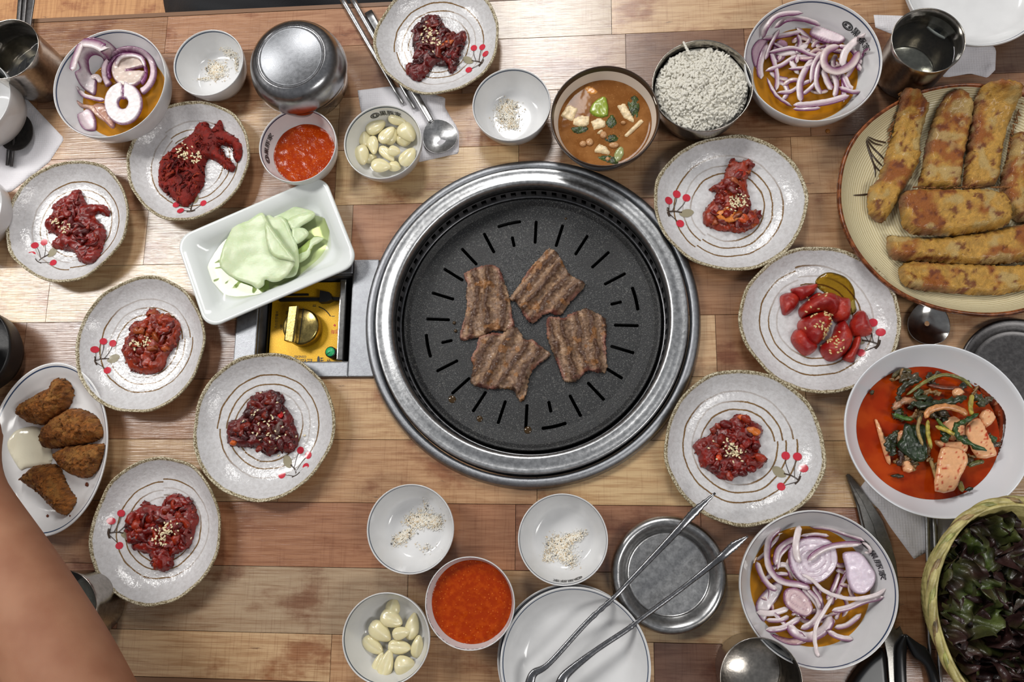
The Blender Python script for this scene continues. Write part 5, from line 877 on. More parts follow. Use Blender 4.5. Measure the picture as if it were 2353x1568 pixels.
def oslab(dk, pts, lab, grp, lift, seed, rings=3, cen=None, H=.0028, edgep=1.0, pale=(230, 214, 218), hole=False, rk=1.0):
    d = DISH[dk]; pl = np.array([onmin(d, x, y, .0150 + lift) for x, y in pts]); V, Fc, info = pillow(pl, TZ + .0150 + lift, H, .0022, .0011, .0003, 350, seed, sm=3); zb = d.zin(V[:, 0], V[:, 1]) + .0012; V[:, 2] = np.maximum(V[:, 2], TZ + zb + (V[:, 2] - TZ - .0150 - lift))
    t = info['t'] * .0022; plx = pl[:, :2]; dist, _ = bdist(info['xy'], smooth_closed(plx, 3)); mx = dist.max() + 1e-6; ph = dist / mx; w_ = .5 + .5 * np.sin(ph * rings * 6.283 * rk + fbm(V, 120, seed, 2) * .8); k2 = np.clip(1.25 - dist / .0018, 0, 1) * edgep; k2 = np.maximum(k2, np.clip((w_ - .86) * 6, 0, 1) * .55 * (rings > 0))[:, None]
    V[:, 2] += .0005 * (w_ - .5) * (np.arange(len(V)) < info['n']) * (rings > 0)
    C = lin(pale) * (1 + .1 * fbm(V, 300, seed, 2)[:, None]) * (1 - k2) + lin(OP) * k2; return mk('onion_slice', V, Fc, M['onion'], label=lab, cat='onion', group=grp, cols=C)
poolin('o1', .0155, M['amber'], 'soy_dressing', 'amber soy dressing in the upper left onion bowl'); poolin('o2', .0165, M['amber'], 'soy_dressing', 'amber soy dressing in the onion bowl beside the rice'); poolin('o3', .0165, M['amber'], 'soy_dressing', 'amber soy dressing in the onion bowl beside the scissors')
z1 = lambda p_: Z(3.92, 0, 0, p_); G1 = 'thick onion rings in the upper left bowl'
ostrip('o1', z1([(720, 380), (860, 400), (960, 460), (1000, 540)]), 22, 'arched onion piece pointing up at the top of the upper left bowl', G1, .004, 1, purple=-1)
def sect(cx, cy, r0, r1, a0, a1, n=18, sx=1, sy=1): A = np.radians(np.linspace(a0, a1, n)); o_ = [(cx + r1 * sx * math.cos(t), cy + r1 * sy * math.sin(t)) for t in A]; return o_ + [(cx + r0 * sx * math.cos(t), cy + r0 * sy * math.sin(t)) for t in A[::-1]]
oslab('o1', z1(sect(880, 600, 75, 205, 95, 330, 14, 1, 1.25)), 'broad C shaped onion ring on the left of the upper left bowl', G1, .001, 2, 0, pale=(216, 204, 206))
oslab('o1', z1([(690, 900), (760, 940), (900, 960), (1000, 1010), (1030, 1150), (960, 1110), (880, 1060), (800, 990), (720, 960)]), 'soaked brownish onion band near the bottom of the upper left bowl', G1, .000, 3, 0, pale=(196, 160, 140), edgep=.3)
oslab('o1', z1([(695, 1030), (760, 1000), (810, 985), (850, 1040), (870, 1110), (830, 1180), (760, 1165), (715, 1110)]), 'small curled onion piece lowest in the upper left bowl', G1, .002, 4, 0)
oslab('o1', z1(sect(1165, 650, 190, 250, -215, 60, 20, 1, .95)), 'wide outer onion ring around the round middle slice', G1, .003, 5, 0, pale=(222, 200, 206))
oslab('o1', z1(sect(1160, 640, 1, 152, 0, 345, 16)), 'round onion slice with bruised centre in the upper left bowl', G1, .0055, 6, 0, pale=(214, 196, 184))
ostrip('o1', z1([(1040, 590), (1080, 520), (1170, 495), (1270, 520), (1310, 600)]), 10, 'purple skin rim over the round middle slice', G1, .0085, 7, purple=-1); oslab('o1', z1(sect(1115, 935, 42, 172, -88, 268, 22, 1, 1.12)), 'pale onion ring with an open brown centre in the upper left bowl', G1, .006, 8, 0, pale=(236, 228, 228))
oslab('o1', z1([(840, 960), (930, 930), (1010, 1000), (1040, 1120), (1010, 1160), (930, 1080)]), 'soaked brown onion piece beside the pale open ring', G1, .001, 11, 0, pale=(176, 130, 110), edgep=.5); oslab('o1', z1(sect(1150, 650, 150, 182, -200, 40, 16)), 'inner purple onion ring around the bruised middle slice', G1, .004, 12, 0, pale=(172, 120, 160)); ostrip('o1', z1([(650, 640), (668, 560), (700, 470), (730, 390)]), 16, 'purple skinned onion band climbing the left wall', G1, .004, 13, purple=-1); ostrip('o1', z1([(820, 700), (870, 690), (910, 740)]), 13, 'glossy purple scrap inside the C shaped ring', G1, .003, 9, purple=0.0, tone=.2); ostrip('o1', z1([(690, 780), (760, 860), (860, 890), (940, 900)]), 10, 'thin purple edged strip below the C shaped ring', G1, .006, 10, purple=1)
z2 = lambda p_: Z(3.795, 1480, 0, p_); G2 = 'onion strips in the bowl beside the rice'; L2 = 'curved purple edged onion strip tangled in the bowl beside the rice'
oslab('o2', z2([(940, 430), (1000, 345), (1080, 350), (1020, 480), (1000, 600), (950, 540)]), 'broad onion petal at the left wall of the bowl beside the rice', G2, .000, 21, 0, pale=(206, 176, 190)); oslab('o2', z2([(1090, 500), (1150, 360), (1250, 370), (1240, 500), (1160, 560)]), 'dark soaked onion petal in the left half of the bowl beside the rice', G2, .000, 22, 0, pale=(170, 130, 150), edgep=.8)
S2 = [([(1030, 330), (1080, 220), (1180, 130), (1390, 110)], 26, 1), ([(1140, 240), (1250, 170), (1400, 170), (1540, 220)], 26, 1), ([(1040, 338), (1200, 312), (1370, 280)], 28, 1), ([(1330, 240), (1430, 330), (1560, 430), (1610, 400)], 22, -1), ([(1020, 690), (1010, 560), (1070, 370)], 34, -1), ([(1090, 360), (1200, 420), (1270, 460)], 16, 1), ([(1150, 470), (1300, 450), (1430, 390)], 30, 0), ([(1100, 450), (1140, 560), (1160, 680), (1150, 790)], 24, 1), ([(1060, 620), (1200, 570), (1320, 500), (1490, 500)], 24, 1), ([(1270, 530), (1350, 650)], 24, 0), ([(1160, 810), (1280, 800), (1370, 740), (1460, 700)], 22, 1), ([(1070, 680), (1150, 830), (1290, 930)], 16, 1), ([(1260, 600), (1400, 590), (1490, 545)], 18, 1), ([(1080, 460), (1300, 420), (1460, 480), (1600, 520)], 22, 1), ([(1340, 300), (1360, 380), (1320, 460)], 18, 1), ([(1180, 260), (1100, 400), (1060, 520)], 20, -1), ([(1380, 830), (1480, 740), (1520, 640)], 22, 1), ([(1470, 520), (1400, 620), (1355, 750), (1370, 890)], 34, -1), ([(1560, 450), (1480, 560), (1455, 720)], 24, -1), ([(1600, 470), (1520, 580), (1500, 720), (1545, 820)], 24, -1), ([(1560, 600), (1600, 720), (1640, 780)], 30, -1), ([(1640, 620), (1680, 740), (1660, 850)], 28, -1), ([(1740, 640), (1740, 890)], 26, 1), ([(1850, 540), (1885, 620)], 26, 1), ([(1730, 640), (1770, 740), (1815, 785)], 32, 1), ([(1700, 760), (1800, 800), (1880, 800)], 24, 1), ([(1960, 420), (1880, 500), (1800, 620), (1760, 680)], 22, -1), ([(1690, 400), (1800, 430), (1850, 480), (1890, 560)], 26, 1), ([(1300, 920), (1450, 912), (1620, 885), (1790, 832)], 34, 1), ([(1300, 950), (1420, 955), (1540, 940)], 16, 1)]
def under(dk, n, cx, cy, rx, ry, seed, lab, grp):
    rn = np.random.default_rng(seed)
    for j in range(n):
        a, r = rn.uniform(0, 6.28), math.sqrt(rn.random()); x0, y0 = cx + rx * r * math.cos(a), cy + ry * r * math.sin(a); d0 = a + rn.choice([1.4, -1.7]) + rn.uniform(-.7, .7); cv = rn.uniform(.4, 1.3) * rn.choice([-1, 1]); L_ = rn.uniform(26, 52)
        ostrip(dk, [(x0 + L_ * u * math.cos(d0 + cv * u), y0 + L_ * u * math.sin(d0 + cv * u)) for u in (-.6, -.2, .2, .6)], rn.uniform(7, 12), lab, grp, .0000 + .003 * j / n, seed + j, purple=rn.choice([-1, 1]), tone=rn.uniform(.1, .7))
under('o2', 30, 1862, 150, 82, 74, 300, 'short soaked onion strip in the lower layer of the bowl beside the rice', 'onion strips in the bowl beside the rice')
under('o3', 26, 1872, 1350, 110, 100, 400, 'short soaked onion strip in the lower layer of the bowl beside the scissors', 'onion strips in the bowl beside the scissors')
for i, (pts, w_, pu) in enumerate(S2): ostrip('o2', z2(pts), w_ / 3.795 * 1.75, L2, G2, .0005 + .0095 * i / 30, i, purple=pu)
oslab('o2', z2([(1440, 290), (1490, 230), (1600, 260), (1720, 310), (1755, 350), (1700, 385), (1600, 375), (1490, 335)]), 'oval ringed onion slice on top in the bowl beside the rice', G2, .008, 23, 1, H=.003)
ostrip('o2', z2([(1700, 400), (1600, 440), (1565, 520), (1600, 600), (1700, 620), (1810, 560), (1880, 440)]), 18, 'big open onion loop on top in the bowl beside the rice', G2, .012, 50, purple=-1, tone=.3); ostrip('o2', z2([(1930, 290), (1830, 370), (1750, 460), (1725, 580)]), 17, 'thick translucent onion strip reaching for the printed name', G2, .012, 51, purple=0)
z3 = lambda p_: Z(3.752, 1680, 1150, p_); G3 = 'onion strips in the bowl beside the scissors'; L3 = 'curved purple edged onion strip tangled in the bowl beside the scissors'
S3 = [([(680, 230), (850, 250), (1000, 300), (1150, 350)], 20, 1), ([(220, 520), (300, 450), (420, 300)], 22, 1), ([(260, 700), (380, 640), (500, 640)], 26, 1), ([(240, 600), (330, 760), (300, 900)], 18, 1), ([(390, 560), (470, 560), (520, 620), (600, 690)], 30, 0), ([(1040, 560), (960, 700), (900, 860)], 26, 1), ([(930, 620), (880, 760), (820, 860)], 28, 1), ([(890, 1100), (1000, 1075), (1120, 980)], 30, 1), ([(300, 1035), (420, 1035), (500, 1000)], 28, 1), ([(220, 965), (350, 975), (500, 930)], 34, 0), ([(300, 1120), (450, 1100), (600, 1010)], 36, 1), ([(350, 950), (480, 1080), (640, 1180)], 26, -1), ([(490, 1080), (560, 1150), (680, 1180), (810, 1110), (870, 1000)], 58, 1), ([(610, 760), (710, 850), (765, 960), (700, 1060), (600, 1110)], 38, -1), ([(700, 740), (760, 830), (790, 930)], 26, -1), ([(650, 760), (740, 850), (770, 940)], 26, -1), ([(830, 1130), (930, 1180), (1050, 1200)], 34, 1), ([(380, 560), (400, 440), (470, 370), (560, 330)], 36, -1), ([(400, 600), (420, 480), (520, 380)], 22, -1), ([(600, 310), (720, 295), (845, 308)], 22, 1), ([(430, 240), (330, 330), (310, 500), (350, 620), (440, 700), (600, 730), (680, 760)], 38, -1), ([(220, 530), (260, 640), (330, 740), (400, 770)], 34, 1)]
oslab('o3', z3([(340, 1150), (500, 1190), (650, 1150), (705, 1180), (620, 1240), (520, 1250), (420, 1215)]), 'crescent onion piece at the lower left of the bowl beside the scissors', G3, .001, 31, 0, pale=(206, 176, 170)); oslab('o3', z3([(300, 770), (390, 700), (450, 760), (340, 940), (290, 1050), (230, 980), (215, 880)]), 'white onion petal at the left wall of the bowl beside the scissors', G3, .002, 32, 0, pale=(224, 214, 216))
for i, (pts, w_, pu) in enumerate(S3): ostrip('o3', z3(pts), w_ / 3.752 * 1.5, L3, G3, .0005 + .0085 * i / 24, i + 60, purple=pu)
oslab('o3', z3([(500, 420), (560, 350), (680, 315), (820, 330), (890, 390), (920, 520), (880, 620), (790, 700), (680, 725), (580, 690), (515, 600), (490, 500)]), 'large ringed onion cross section on top in the bowl beside the scissors', G3, .009, 33, 4, H=.0036, pale=(222, 208, 218)); oslab('o3', z3([(450, 870), (460, 780), (530, 750), (610, 780), (680, 860), (705, 950), (650, 1005), (560, 980), (490, 930)]), 'oval ringed onion slice left of centre in the bowl beside the scissors', G3, .009, 34, 2, H=.003, pale=(214, 186, 188))
oslab('o3', z3([(960, 460), (1050, 440), (1125, 460), (1200, 560), (1245, 640), (1230, 730), (1150, 810), (1050, 790), (1000, 690), (985, 580)]), 'broad pale lilac onion petal at the right of the bowl beside the scissors', G3, .010, 35, 0, pale=(232, 216, 230), edgep=.5)
for pts, w_, pu, lf, lb in (([(590, 215), (560, 350), (560, 450), (590, 540)], 50, 0, .014, 'wide translucent strip standing up at the top'), ([(660, 520), (760, 440), (900, 390), (1130, 372)], 46, -1, .014, 'straight purple backed strip crossing the ringed slice'), ([(1130, 360), (1185, 400), (1200, 440), (1150, 455)], 22, 0, .013, 'small hooked strip by the printed name'), ([(610, 640), (700, 690), (800, 780), (950, 838), (1100, 848), (1250, 815), (1330, 765)], 30, 0, .014, 'long bow shaped strip crossing to the right wall'), ([(870, 955), (1000, 930), (1150, 870), (1310, 835)], 46, 1, .012, 'wide rough strip low on the right'), ([(880, 830), (800, 960), (740, 1060), (720, 1180), (735, 1290), (755, 1350)], 30, 0, .012, 'thin tailed strip hanging towards the lower wall')): ostrip('o3', z3(pts), w_ / 3.752 * 1.15, lb + ' of the bowl beside the scissors', G3, lf, int(w_), purple=pu)
# ------------------------------------------------------------------ pickled radish sheets
cR, ux, uy = RD_
pc = P(617, 584, .010); V = []; n = 72; rr2 = [.001, .3, .6, .85, .96, 1.0]; A_, B_ = 150 * MPP(617, 584, .01), 92 * MPP(617, 584, .01)
A_ = min(A_, lx_ - .010); B_ = min(B_, ly_ - .010)
for r in rr2:
    for i in range(n): t = 2 * PI * i / n; wv = 1 + .03 * math.sin(3 * t + 1) + .02 * math.sin(7 * t); q = pc[:2] + ux[:2] * A_ * r * wv * math.cos(t) + uy[:2] * B_ * r * wv * math.sin(t); V.append((q[0], q[1], TZ + .0105 + (.0003 * math.sin(q[0] * 500) * math.sin(q[1] * 430)) * (r < .95)))
Fc = [[j * n + i, j * n + (i + 1) % n, (j + 1) * n + (i + 1) % n, (j + 1) * n + i] for j in range(len(rr2) - 1) for i in range(n)] + [list(range(n))]
mk('pickle_brine', V, Fc, M['brine'], label='pale green brine pooled in the long white dish', cat='brine')
b = NB('green_radish_sheet'); p = b.pos(); c = b.mix(b.ss(b.noise(p, 60, 4), .3, .7), rgba((190, 208, 158)), rgba((208, 220, 182))); c = b.mix(b.ss(b.noise(p, 700, 2), .64, .72, 0, .35), c, rgba((232, 240, 206))); b.bump(b.noise(p, 500, 4), .15, .0006); b.base(c, .34); b.b.inputs['Subsurface Weight'].default_value = .15; b.b.inputs['Subsurface Scale'].default_value = .004; M['radish'] = b.m
zR = lambda p_: Z(3.92, 380, 380, p_)
def sheet(pts, lift, amp, seed, lb, dirn=None, k=0.0, bow=0.0):
    pl = PP(zR(pts), .008 + lift)
    def top(x, y, t):
        p3 = np.column_stack([x, y, 0 * x]); r = .7 * amp * (fbm(p3, 38, seed, 2) + .4) + bow * (x - x.min())/(np.ptp(x) + 1e-9) * 0
        if dirn is not None: a = math.radians(dirn); u = (x - pl[:, 0].mean()) * math.cos(a) + (y - pl[:, 1].mean()) * math.sin(a); r = r + k * np.clip(u / .03 + .5, 0, 1.4) ** 1.5
        return r
    V, Fc, info = pillow(pl, TZ + .0065 + lift, (.0012), .0012, .0018, .0001, 200, seed, top=None, sm=3); hx = top(V[:, 0], V[:, 1], 0); V[:, 2] += hx
    mk('radish_sheet', V, Fc, M['radish'], label=lb, cat='radish', group='pickled radish sheets')
sheet([(560, 960), (700, 900), (900, 1000), (930, 1090), (920, 1150), (800, 1150), (640, 1110)], .0005, .001, 1, 'wet green radish sheet at the bottom, sunk in the brine')
sheet([(590, 560), (720, 490), (880, 430), (1000, 500), (900, 700), (700, 800), (560, 700)], .003, .002, 2, 'green radish sheet whose wet edge shows at the upper left of the pile')
sheet([(900, 420), (1005, 360), (1150, 372), (1300, 405), (1348, 435), (1330, 485), (1200, 545), (1130, 600), (1040, 560), (950, 500)], .003, .002, 3, 'green radish sheet spread at the top of the dish', 60, .003)
sheet([(1090, 500), (1200, 440), (1340, 425), (1335, 480), (1230, 540), (1150, 590)], .007, .001, 4, 'folded corner of a radish sheet at the upper right', 60, .002); sheet([(1180, 760), (1330, 640), (1430, 660), (1400, 690), (1330, 740), (1290, 830), (1200, 885), (1120, 860)], .002, .002, 5, 'curled radish sheet at the right end of the pile', -30, .004)
sheet([(1135, 565), (1170, 560), (1240, 560), (1285, 600), (1275, 640), (1190, 705), (1140, 680)], .007, .001, 6, 'small pointed radish fold right of the middle')
sheet([(905, 440), (980, 470), (1040, 455), (1090, 500), (1140, 620), (1185, 720), (1200, 850), (1192, 930), (1150, 1000), (1000, 1000), (900, 800), (860, 600)], .008, .001, 7, 'tall radish sheet standing behind the big front sheet')
sheet([(880, 430), (930, 520), (1000, 620), (1080, 740), (1172, 860), (1180, 900), (1120, 990), (1040, 1045), (960, 1052), (898, 1030), (890, 1080), (830, 1115), (780, 1080), (700, 1050), (600, 1010), (520, 950), (485, 880), (510, 780), (560, 640), (620, 530), (740, 490), (800, 460)], .0105, .0030, 8, 'biggest radish sheet lying over the front of the pile', 20, .003)
sheet([(900, 500), (1000, 625), (1085, 740), (1172, 862), (1080, 850), (980, 825), (930, 760), (900, 650)], .0190, .0005, 9, 'paler triangular flap folded over the biggest radish sheet', 30, .001)
# ------------------------------------------------------------------ water kimchi
b = NB('kimchi_broth'); p = b.pos(); c = b.mix(b.ss(b.noise(p, 40, 3), .35, .65), rgba((150, 42, 6)), rgba((170, 62, 14))); b.bump(b.noise(p, 60, 2), .08, .001); b.base(c, .05, 0, .25); M['kbroth'] = b.m
wk = DISH['wk']; zk = lambda p_: Z(3.016, 1920, 680, p_)
poolin('wk', .0188, M['kbroth'], 'kimchi_broth', 'red broth filling the bottom of the white kimchi bowl', rip=.0002)
stn = [wk.on(*q, .0004) for q in zk([(900, 1290), (1000, 1200), (1100, 1060), (1100, 900), (1010, 700), (960, 600), (1080, 690), (1170, 800), (1180, 920), (1140, 1080), (1060, 1200), (960, 1300)])]; V, Fc, _ = pillow(np.array(stn), TZ, .0003, .002, .003, basez=wk.zin, sm=3); mk('broth_stain', V, Fc, liquid('broth_film', (236, 190, 160), .06), parent=wk.o, label='thin orange broth film on the white wall')
M['rad'] = attr('kimchi_radish', .2, 300, .3, .0006, .1, 350, .5, .25)
for i, (pts, lift, lb) in enumerate([([(275, 858), (300, 868), (345, 980), (392, 1150), (362, 1158), (320, 1030)], .001, 'narrow radish slice alone in the broth on the left'), ([(420, 980), (460, 930), (500, 960), (440, 1028)], .004, 'small radish corner between the dark leaves'), ([(460, 1090), (550, 1150), (548, 1215), (475, 1218)], .002, 'small blocky radish piece at the lower left of the greens'), ([(815, 655), (860, 635), (902, 668), (862, 702), (822, 694)], .008, 'small radish bit near the top of the greens'), ([(690, 1000), (800, 1010), (900, 1010), (925, 1060), (880, 1095), (740, 1060)], .005, 'curved pale radish under the large square slice'), ([(740, 880), (830, 830), (900, 900), (900, 1000), (800, 1000)], .004, 'pale radish lying under the arched stem'), ([(1000, 832), (1060, 780), (1120, 842), (1045, 917)], .007, 'cube like radish piece at the right edge'), ([(908, 905), (1000, 842), (1060, 950), (1125, 1085), (1100, 1115), (990, 1125), (925, 1010)], .008, 'long radish slice along the right of the greens'), ([(735, 1057), (820, 1050), (900, 1075), (926, 1150), (872, 1260), (830, 1352), (694, 1355), (705, 1200)], .011, 'large square radish slice in front at the bottom')]):
    V, Fc, info = pillow(PP(zk(pts), .021 + lift), TZ + .019 + lift, .0032, .0012, .0014, .0003, 300, i, sm=2); rn_ = fbm(V, 500, i, 2)[:, None]; C = lin((234, 176, 128)) * (1 + .06 * rn_); k2 = np.clip((rn_ - .55) * 6, 0, 1); C = C * (1 - k2) + lin((186, 50, 20)) * k2; e_ = np.clip(1 - info['t'] * 1.2, 0, 1)[:, None] * .35; C = C * (1 - e_) + lin((214, 128, 76)) * e_
    mk('kimchi_radish', V, Fc, M['rad'], label=lb, cat='radish', group='radish slices in the water kimchi', cols=C)
M['green'] = attr('wilted_greens', .2, 380, .6, .0010, .3, 400, .5, .3)
ST = [([(490, 690), (600, 610), (700, 560), (780, 550), (880, 580), (950, 640)], 26, (122, 118, 54), .006, 'olive stem arching over the top'), ([(400, 790), (450, 735), (500, 728), (570, 745), (610, 790)], 52, (176, 126, 92), .004, 'translucent wide stem end at the upper left'), ([(640, 860), (640, 950), (665, 1062)], 28, (176, 158, 60), .014, 'yellow green stem hanging down in the middle'), ([(620, 850), (655, 795), (760, 768), (870, 795), (912, 830)], 46, (208, 142, 86), .014, 'thick orange stem arching in the middle'), ([(590, 830), (570, 930), (605, 1040)], 26, (160, 134, 80), .012, 'beige curled stem left of the middle'), ([(398, 820), (470, 848), (535, 858)], 32, (70, 104, 34), .010, 'short green leek piece on the left'), ([(985, 820), (900, 868), (835, 900), (842, 968), (900, 1010), (1045, 1078)], 36, (46, 76, 28), .015, 'long bent green leek ribbon on the right'), ([(520, 745), (620, 760), (720, 745), (830, 725), (905, 700)], 52, (40, 52, 20), .010, 'dark leafy stem running across the top'), ([(430, 700), (480, 620), (550, 590), (590, 565)], 44, (44, 44, 20), .006, 'dark leaf clump at the upper left'), ([(390, 570), (460, 520), (530, 530)], 40, (84, 72, 34), .003, 'brownish leaf at the top edge of the broth'), ([(690, 905), (760, 930), (830, 965)], 30, (196, 172, 66), .015, 'yellow stem piece in the middle'), ([(950, 680), (935, 760), (945, 830)], 34, (176, 156, 56), .014, 'yellow green stem tip at the upper right'), ([(650, 1120), (680, 1200), (700, 1275)], 28, (164, 136, 84), .004, 'beige stem left of the large square radish'), ([(920, 1180), (970, 1160), (1030, 1145)], 34, (92, 92, 40), .004, 'olive stem at the lower right'), ([(860, 1280), (880, 1360)], 38, (150, 136, 66), .005, 'stem stub at the bottom edge'), ([(900, 1345), (955, 1335)], 26, (34, 44, 20), .005, 'dark leaf tip lying on the white wall'), ([(380, 1090), (360, 1030), (390, 980), (430, 950)], 44, (38, 48, 20), .008, 'dark curled leaf on the left'), ([(430, 1180), (460, 1120), (440, 1060)], 40, (60, 32, 20), .004, 'dark red leaf below the curled one'), ([(1000, 770), (1010, 720), (960, 700)], 60, (60, 62, 30), .009, 'dark crumpled leaf at the upper right'), ([(700, 850), (740, 900), (790, 940)], 26, (86, 110, 40), .012, 'green stem below the thick arched stem'), ([(1070, 970), (1105, 1020)], 38, (44, 70, 26), .006, 'green leek piece against the right wall'), ([(385, 1245), (480, 1255)], 28, (44, 40, 18), .001, 'dark leaf floating at the bottom of the broth'), ([(240, 690), (262, 655)], 26, (50, 48, 18), .001, 'tiny dark leaf at the upper left rim of the broth'), ([(740, 1020), (770, 960), (720, 940)], 50, (40, 56, 24), .010, 'dark leaf over the pale radish'), ([(640, 620), (760, 640), (880, 640)], 30, (110, 52, 30), .004, 'reddish stem soaking below the arching stem'), ([(600, 650), (560, 700), (640, 710)], 44, (50, 60, 26), .007, 'dark leaf under the arching stem')]
for i, (pts, w_, cl, lift, lb) in enumerate(ST):
    q = smooth_open([P(x, y, .021 + lift) for x, y in zk(pts)], 6); u = np.arange(len(q)); s_ = MPP(2130, 980, .03) / 3.016; dk = sum(cl) < 190; wv = w_ / 2 * s_ * (1 + (.28 if dk else .08) * np.sin(u * 1.9 + i)); V, Fc, _ = tube(q, wv, .0011 + w_ / 2 * s_ * .28, 9, taper=.18); rn_ = fbm(V, 420, i, 3)[:, None]; V = V + rn_ * (.0011 if dk else .0003) * [.6, .6, 1]; V[:, 2] = np.maximum(V[:, 2], TZ + wk.zin(V[:, 0], V[:, 1]) + .0006)
    mk('kimchi_green', V, Fc, M['green'], label=lb + ' of the kimchi bowl', cat='greens', group='greens in the water kimchi', cols=lin(cl) * (1 + .5 * rn_))
rn = np.random.default_rng(77); reg = np.array(zk([(400, 560), (520, 510), (700, 530), (860, 560), (1000, 640), (1090, 800), (1100, 960), (1040, 1100), (930, 1180), (800, 1230), (640, 1200), (480, 1180), (380, 1080), (370, 900), (400, 720)])); k_ = 0
while k_ < 44:
    c0 = rn.uniform(reg.min(0), reg.max(0))
    if not inside(c0[None], reg)[0]: continue
    k_ += 1; a = rn.uniform(0, 6.28); L_ = rn.uniform(20, 52); cv = rn.uniform(-1.4, 1.4); t = np.linspace(-.5, .5, 5); q = smooth_open([P(c0[0] + math.cos(a + cv * u) * L_ * u, c0[1] + math.sin(a + cv * u) * L_ * u, .0205 + .007 * (k_ / 44)) for u in t], 4); dk = k_ % 3; cl = [(38, 46, 20), (70, 56, 28), (132, 96, 52)][dk]; wv = rn.uniform(5, 11) * MPP(2130, 980, .03) * (1 - .4 * (dk == 2)) * (1 + .3 * np.sin(np.arange(len(q)) * 1.7)); V, Fc, _ = tube(q, wv, .0012, 8, taper=.25); rn_ = fbm(V, 420, k_, 3)[:, None]; V = V + rn_ * .0014; V[:, 2] = np.maximum(V[:, 2], TZ + wk.zin(V[:, 0], V[:, 1]) + .0006)
    mk('kimchi_green', V, Fc, M['green'], label=('small wilted dark leaf scrap soaking in the red kimchi broth', 'small wilted brown leaf scrap soaking in the red kimchi broth', 'short pale stem scrap soaking in the red kimchi broth')[dk], cat='greens', group='greens in the water kimchi', cols=lin(cl) * (1 + .5 * rn_))
V, Fc, info = pillow(PP(zk([(500, 880), (560, 890), (640, 890), (655, 1010), (650, 1130), (590, 1150), (520, 1110), (445, 1040), (480, 970)]), .034), TZ + .027, .003, .003, .0016, .001, 300, 3, sm=3, top=lambda x, y, t: .0012 * np.sin(x * 1500 + y * 300)); mk('kimchi_green', V, Fc, M['green'], label='broad dark green leaf folded in the middle of the kimchi bowl', cat='greens', group='greens in the water kimchi', cols=lin((30, 50, 20)) * (1 + .5 * fbm(V, 300, 2, 3)[:, None]))
# ------------------------------------------------------------------ fried fish and croquettes
M['fried'] = attr('fried_crust', .38, 620, .9, .0014, .25, 1300, .5, .12)
M['crumb'] = attr('breadcrumb_crust', .55, 1000, 1.0, .0020, .35, 1100, .4, 0)
zf = lambda p_: Z(2.75, 1900, 160, p_)
FI = [([(480, 175), (560, 190), (630, 222), (640, 260), (610, 420), (600, 560), (540, 680), (440, 860), (370, 950), (300, 920), (272, 830), (280, 740), (340, 670), (390, 520), (425, 400), (430, 330), (430, 200)], .002, 0, 78, 'fried fish piece leaning on the left rim of the platter, tail end down'),
      ([(740, 180), (830, 160), (920, 220), (925, 330), (890, 500), (872, 640), (850, 730), (720, 735), (600, 725), (620, 600), (650, 430), (690, 280)], .001, 0, 84, 'upright fried fish piece, second from the left on the platter'), ([(935, 160), (1040, 130), (1140, 140), (1185, 210), (1150, 380), (1120, 560), (1095, 700), (1000, 730), (890, 735), (900, 560), (920, 350)], .001, 0, 82, 'upright fried fish piece, third from the left on the platter'),
      ([(1200, 390), (1300, 400), (1390, 430), (1390, 900), (1280, 960), (1150, 870), (1120, 700), (1170, 520)], .001, 0, 80, 'fried fish piece cut by the right edge of the picture'), ([(405, 1035), (480, 1040), (700, 1050), (1000, 1012), (1246, 962), (1440, 950), (1440, 1190), (1246, 1200), (1000, 1225), (700, 1205), (440, 1190), (400, 1120)], .001, 1, 2, 'long fried fish piece, second from the bottom of the platter'),
      ([(510, 1205), (800, 1215), (1246, 1225), (1440, 1220), (1440, 1370), (1246, 1390), (1060, 1418), (800, 1405), (520, 1385), (465, 1310)], .001, 1, -2, 'lowest long fried fish piece on the platter'), ([(505, 752), (800, 742), (1130, 765), (1180, 950), (1000, 1005), (780, 1030), (540, 1015), (485, 900)], .010, 1, -1, 'short broad fried fish piece lying across the middle of the platter')]
pf = DISH['pf']
def shade_fried(V, info, seed, fish=True, ax=0.0):
    t = info['t']; n1 = fbm(V, 42 if fish else 60, seed, 3); n2 = fbm(V, 170, seed + 3, 3); n3 = fbm(V, 620, seed + 5, 2)
    if fish: base = lin((198, 150, 66)); C = base * (1 + .3 * n3)[:, None]; k_ = np.clip(n1 * 2.2 + n2 * .9 + .1, 0, 1)[:, None]; C = C * (1 - k_ * .85) + lin((150, 72, 12)) * k_ * .85; k_ = np.clip((fbm(V, 80, seed + 9, 2) - .28) * 4, 0, .75)[:, None]; C = C * (1 - k_) + lin((196, 168, 108)) * k_; k_ = np.clip(1 - t * 1.6, 0, 1)[:, None] * np.clip(.5 + n1, 0, 1)[:, None]; C = C * (1 - k_ * .7) + lin((120, 104, 84)) * k_ * .7; k_ = np.clip((n2 - .45) * 5, 0, .9)[:, None]; C = C * (1 - k_) + lin((112, 50, 16)) * k_
    else: C = lin((172, 106, 44)) * (1 + .75 * n3)[:, None]; k_ = np.clip(n1 * 1.4 + .3, 0, 1)[:, None]; C = C * (1 - k_ * .6) + lin((124, 68, 28)) * k_ * .6; k_ = np.clip((n2 - .15) * 2, 0, .6)[:, None]; C = C * (1 - k_) + lin((204, 146, 74)) * k_
    return np.clip(C, 0, 1)
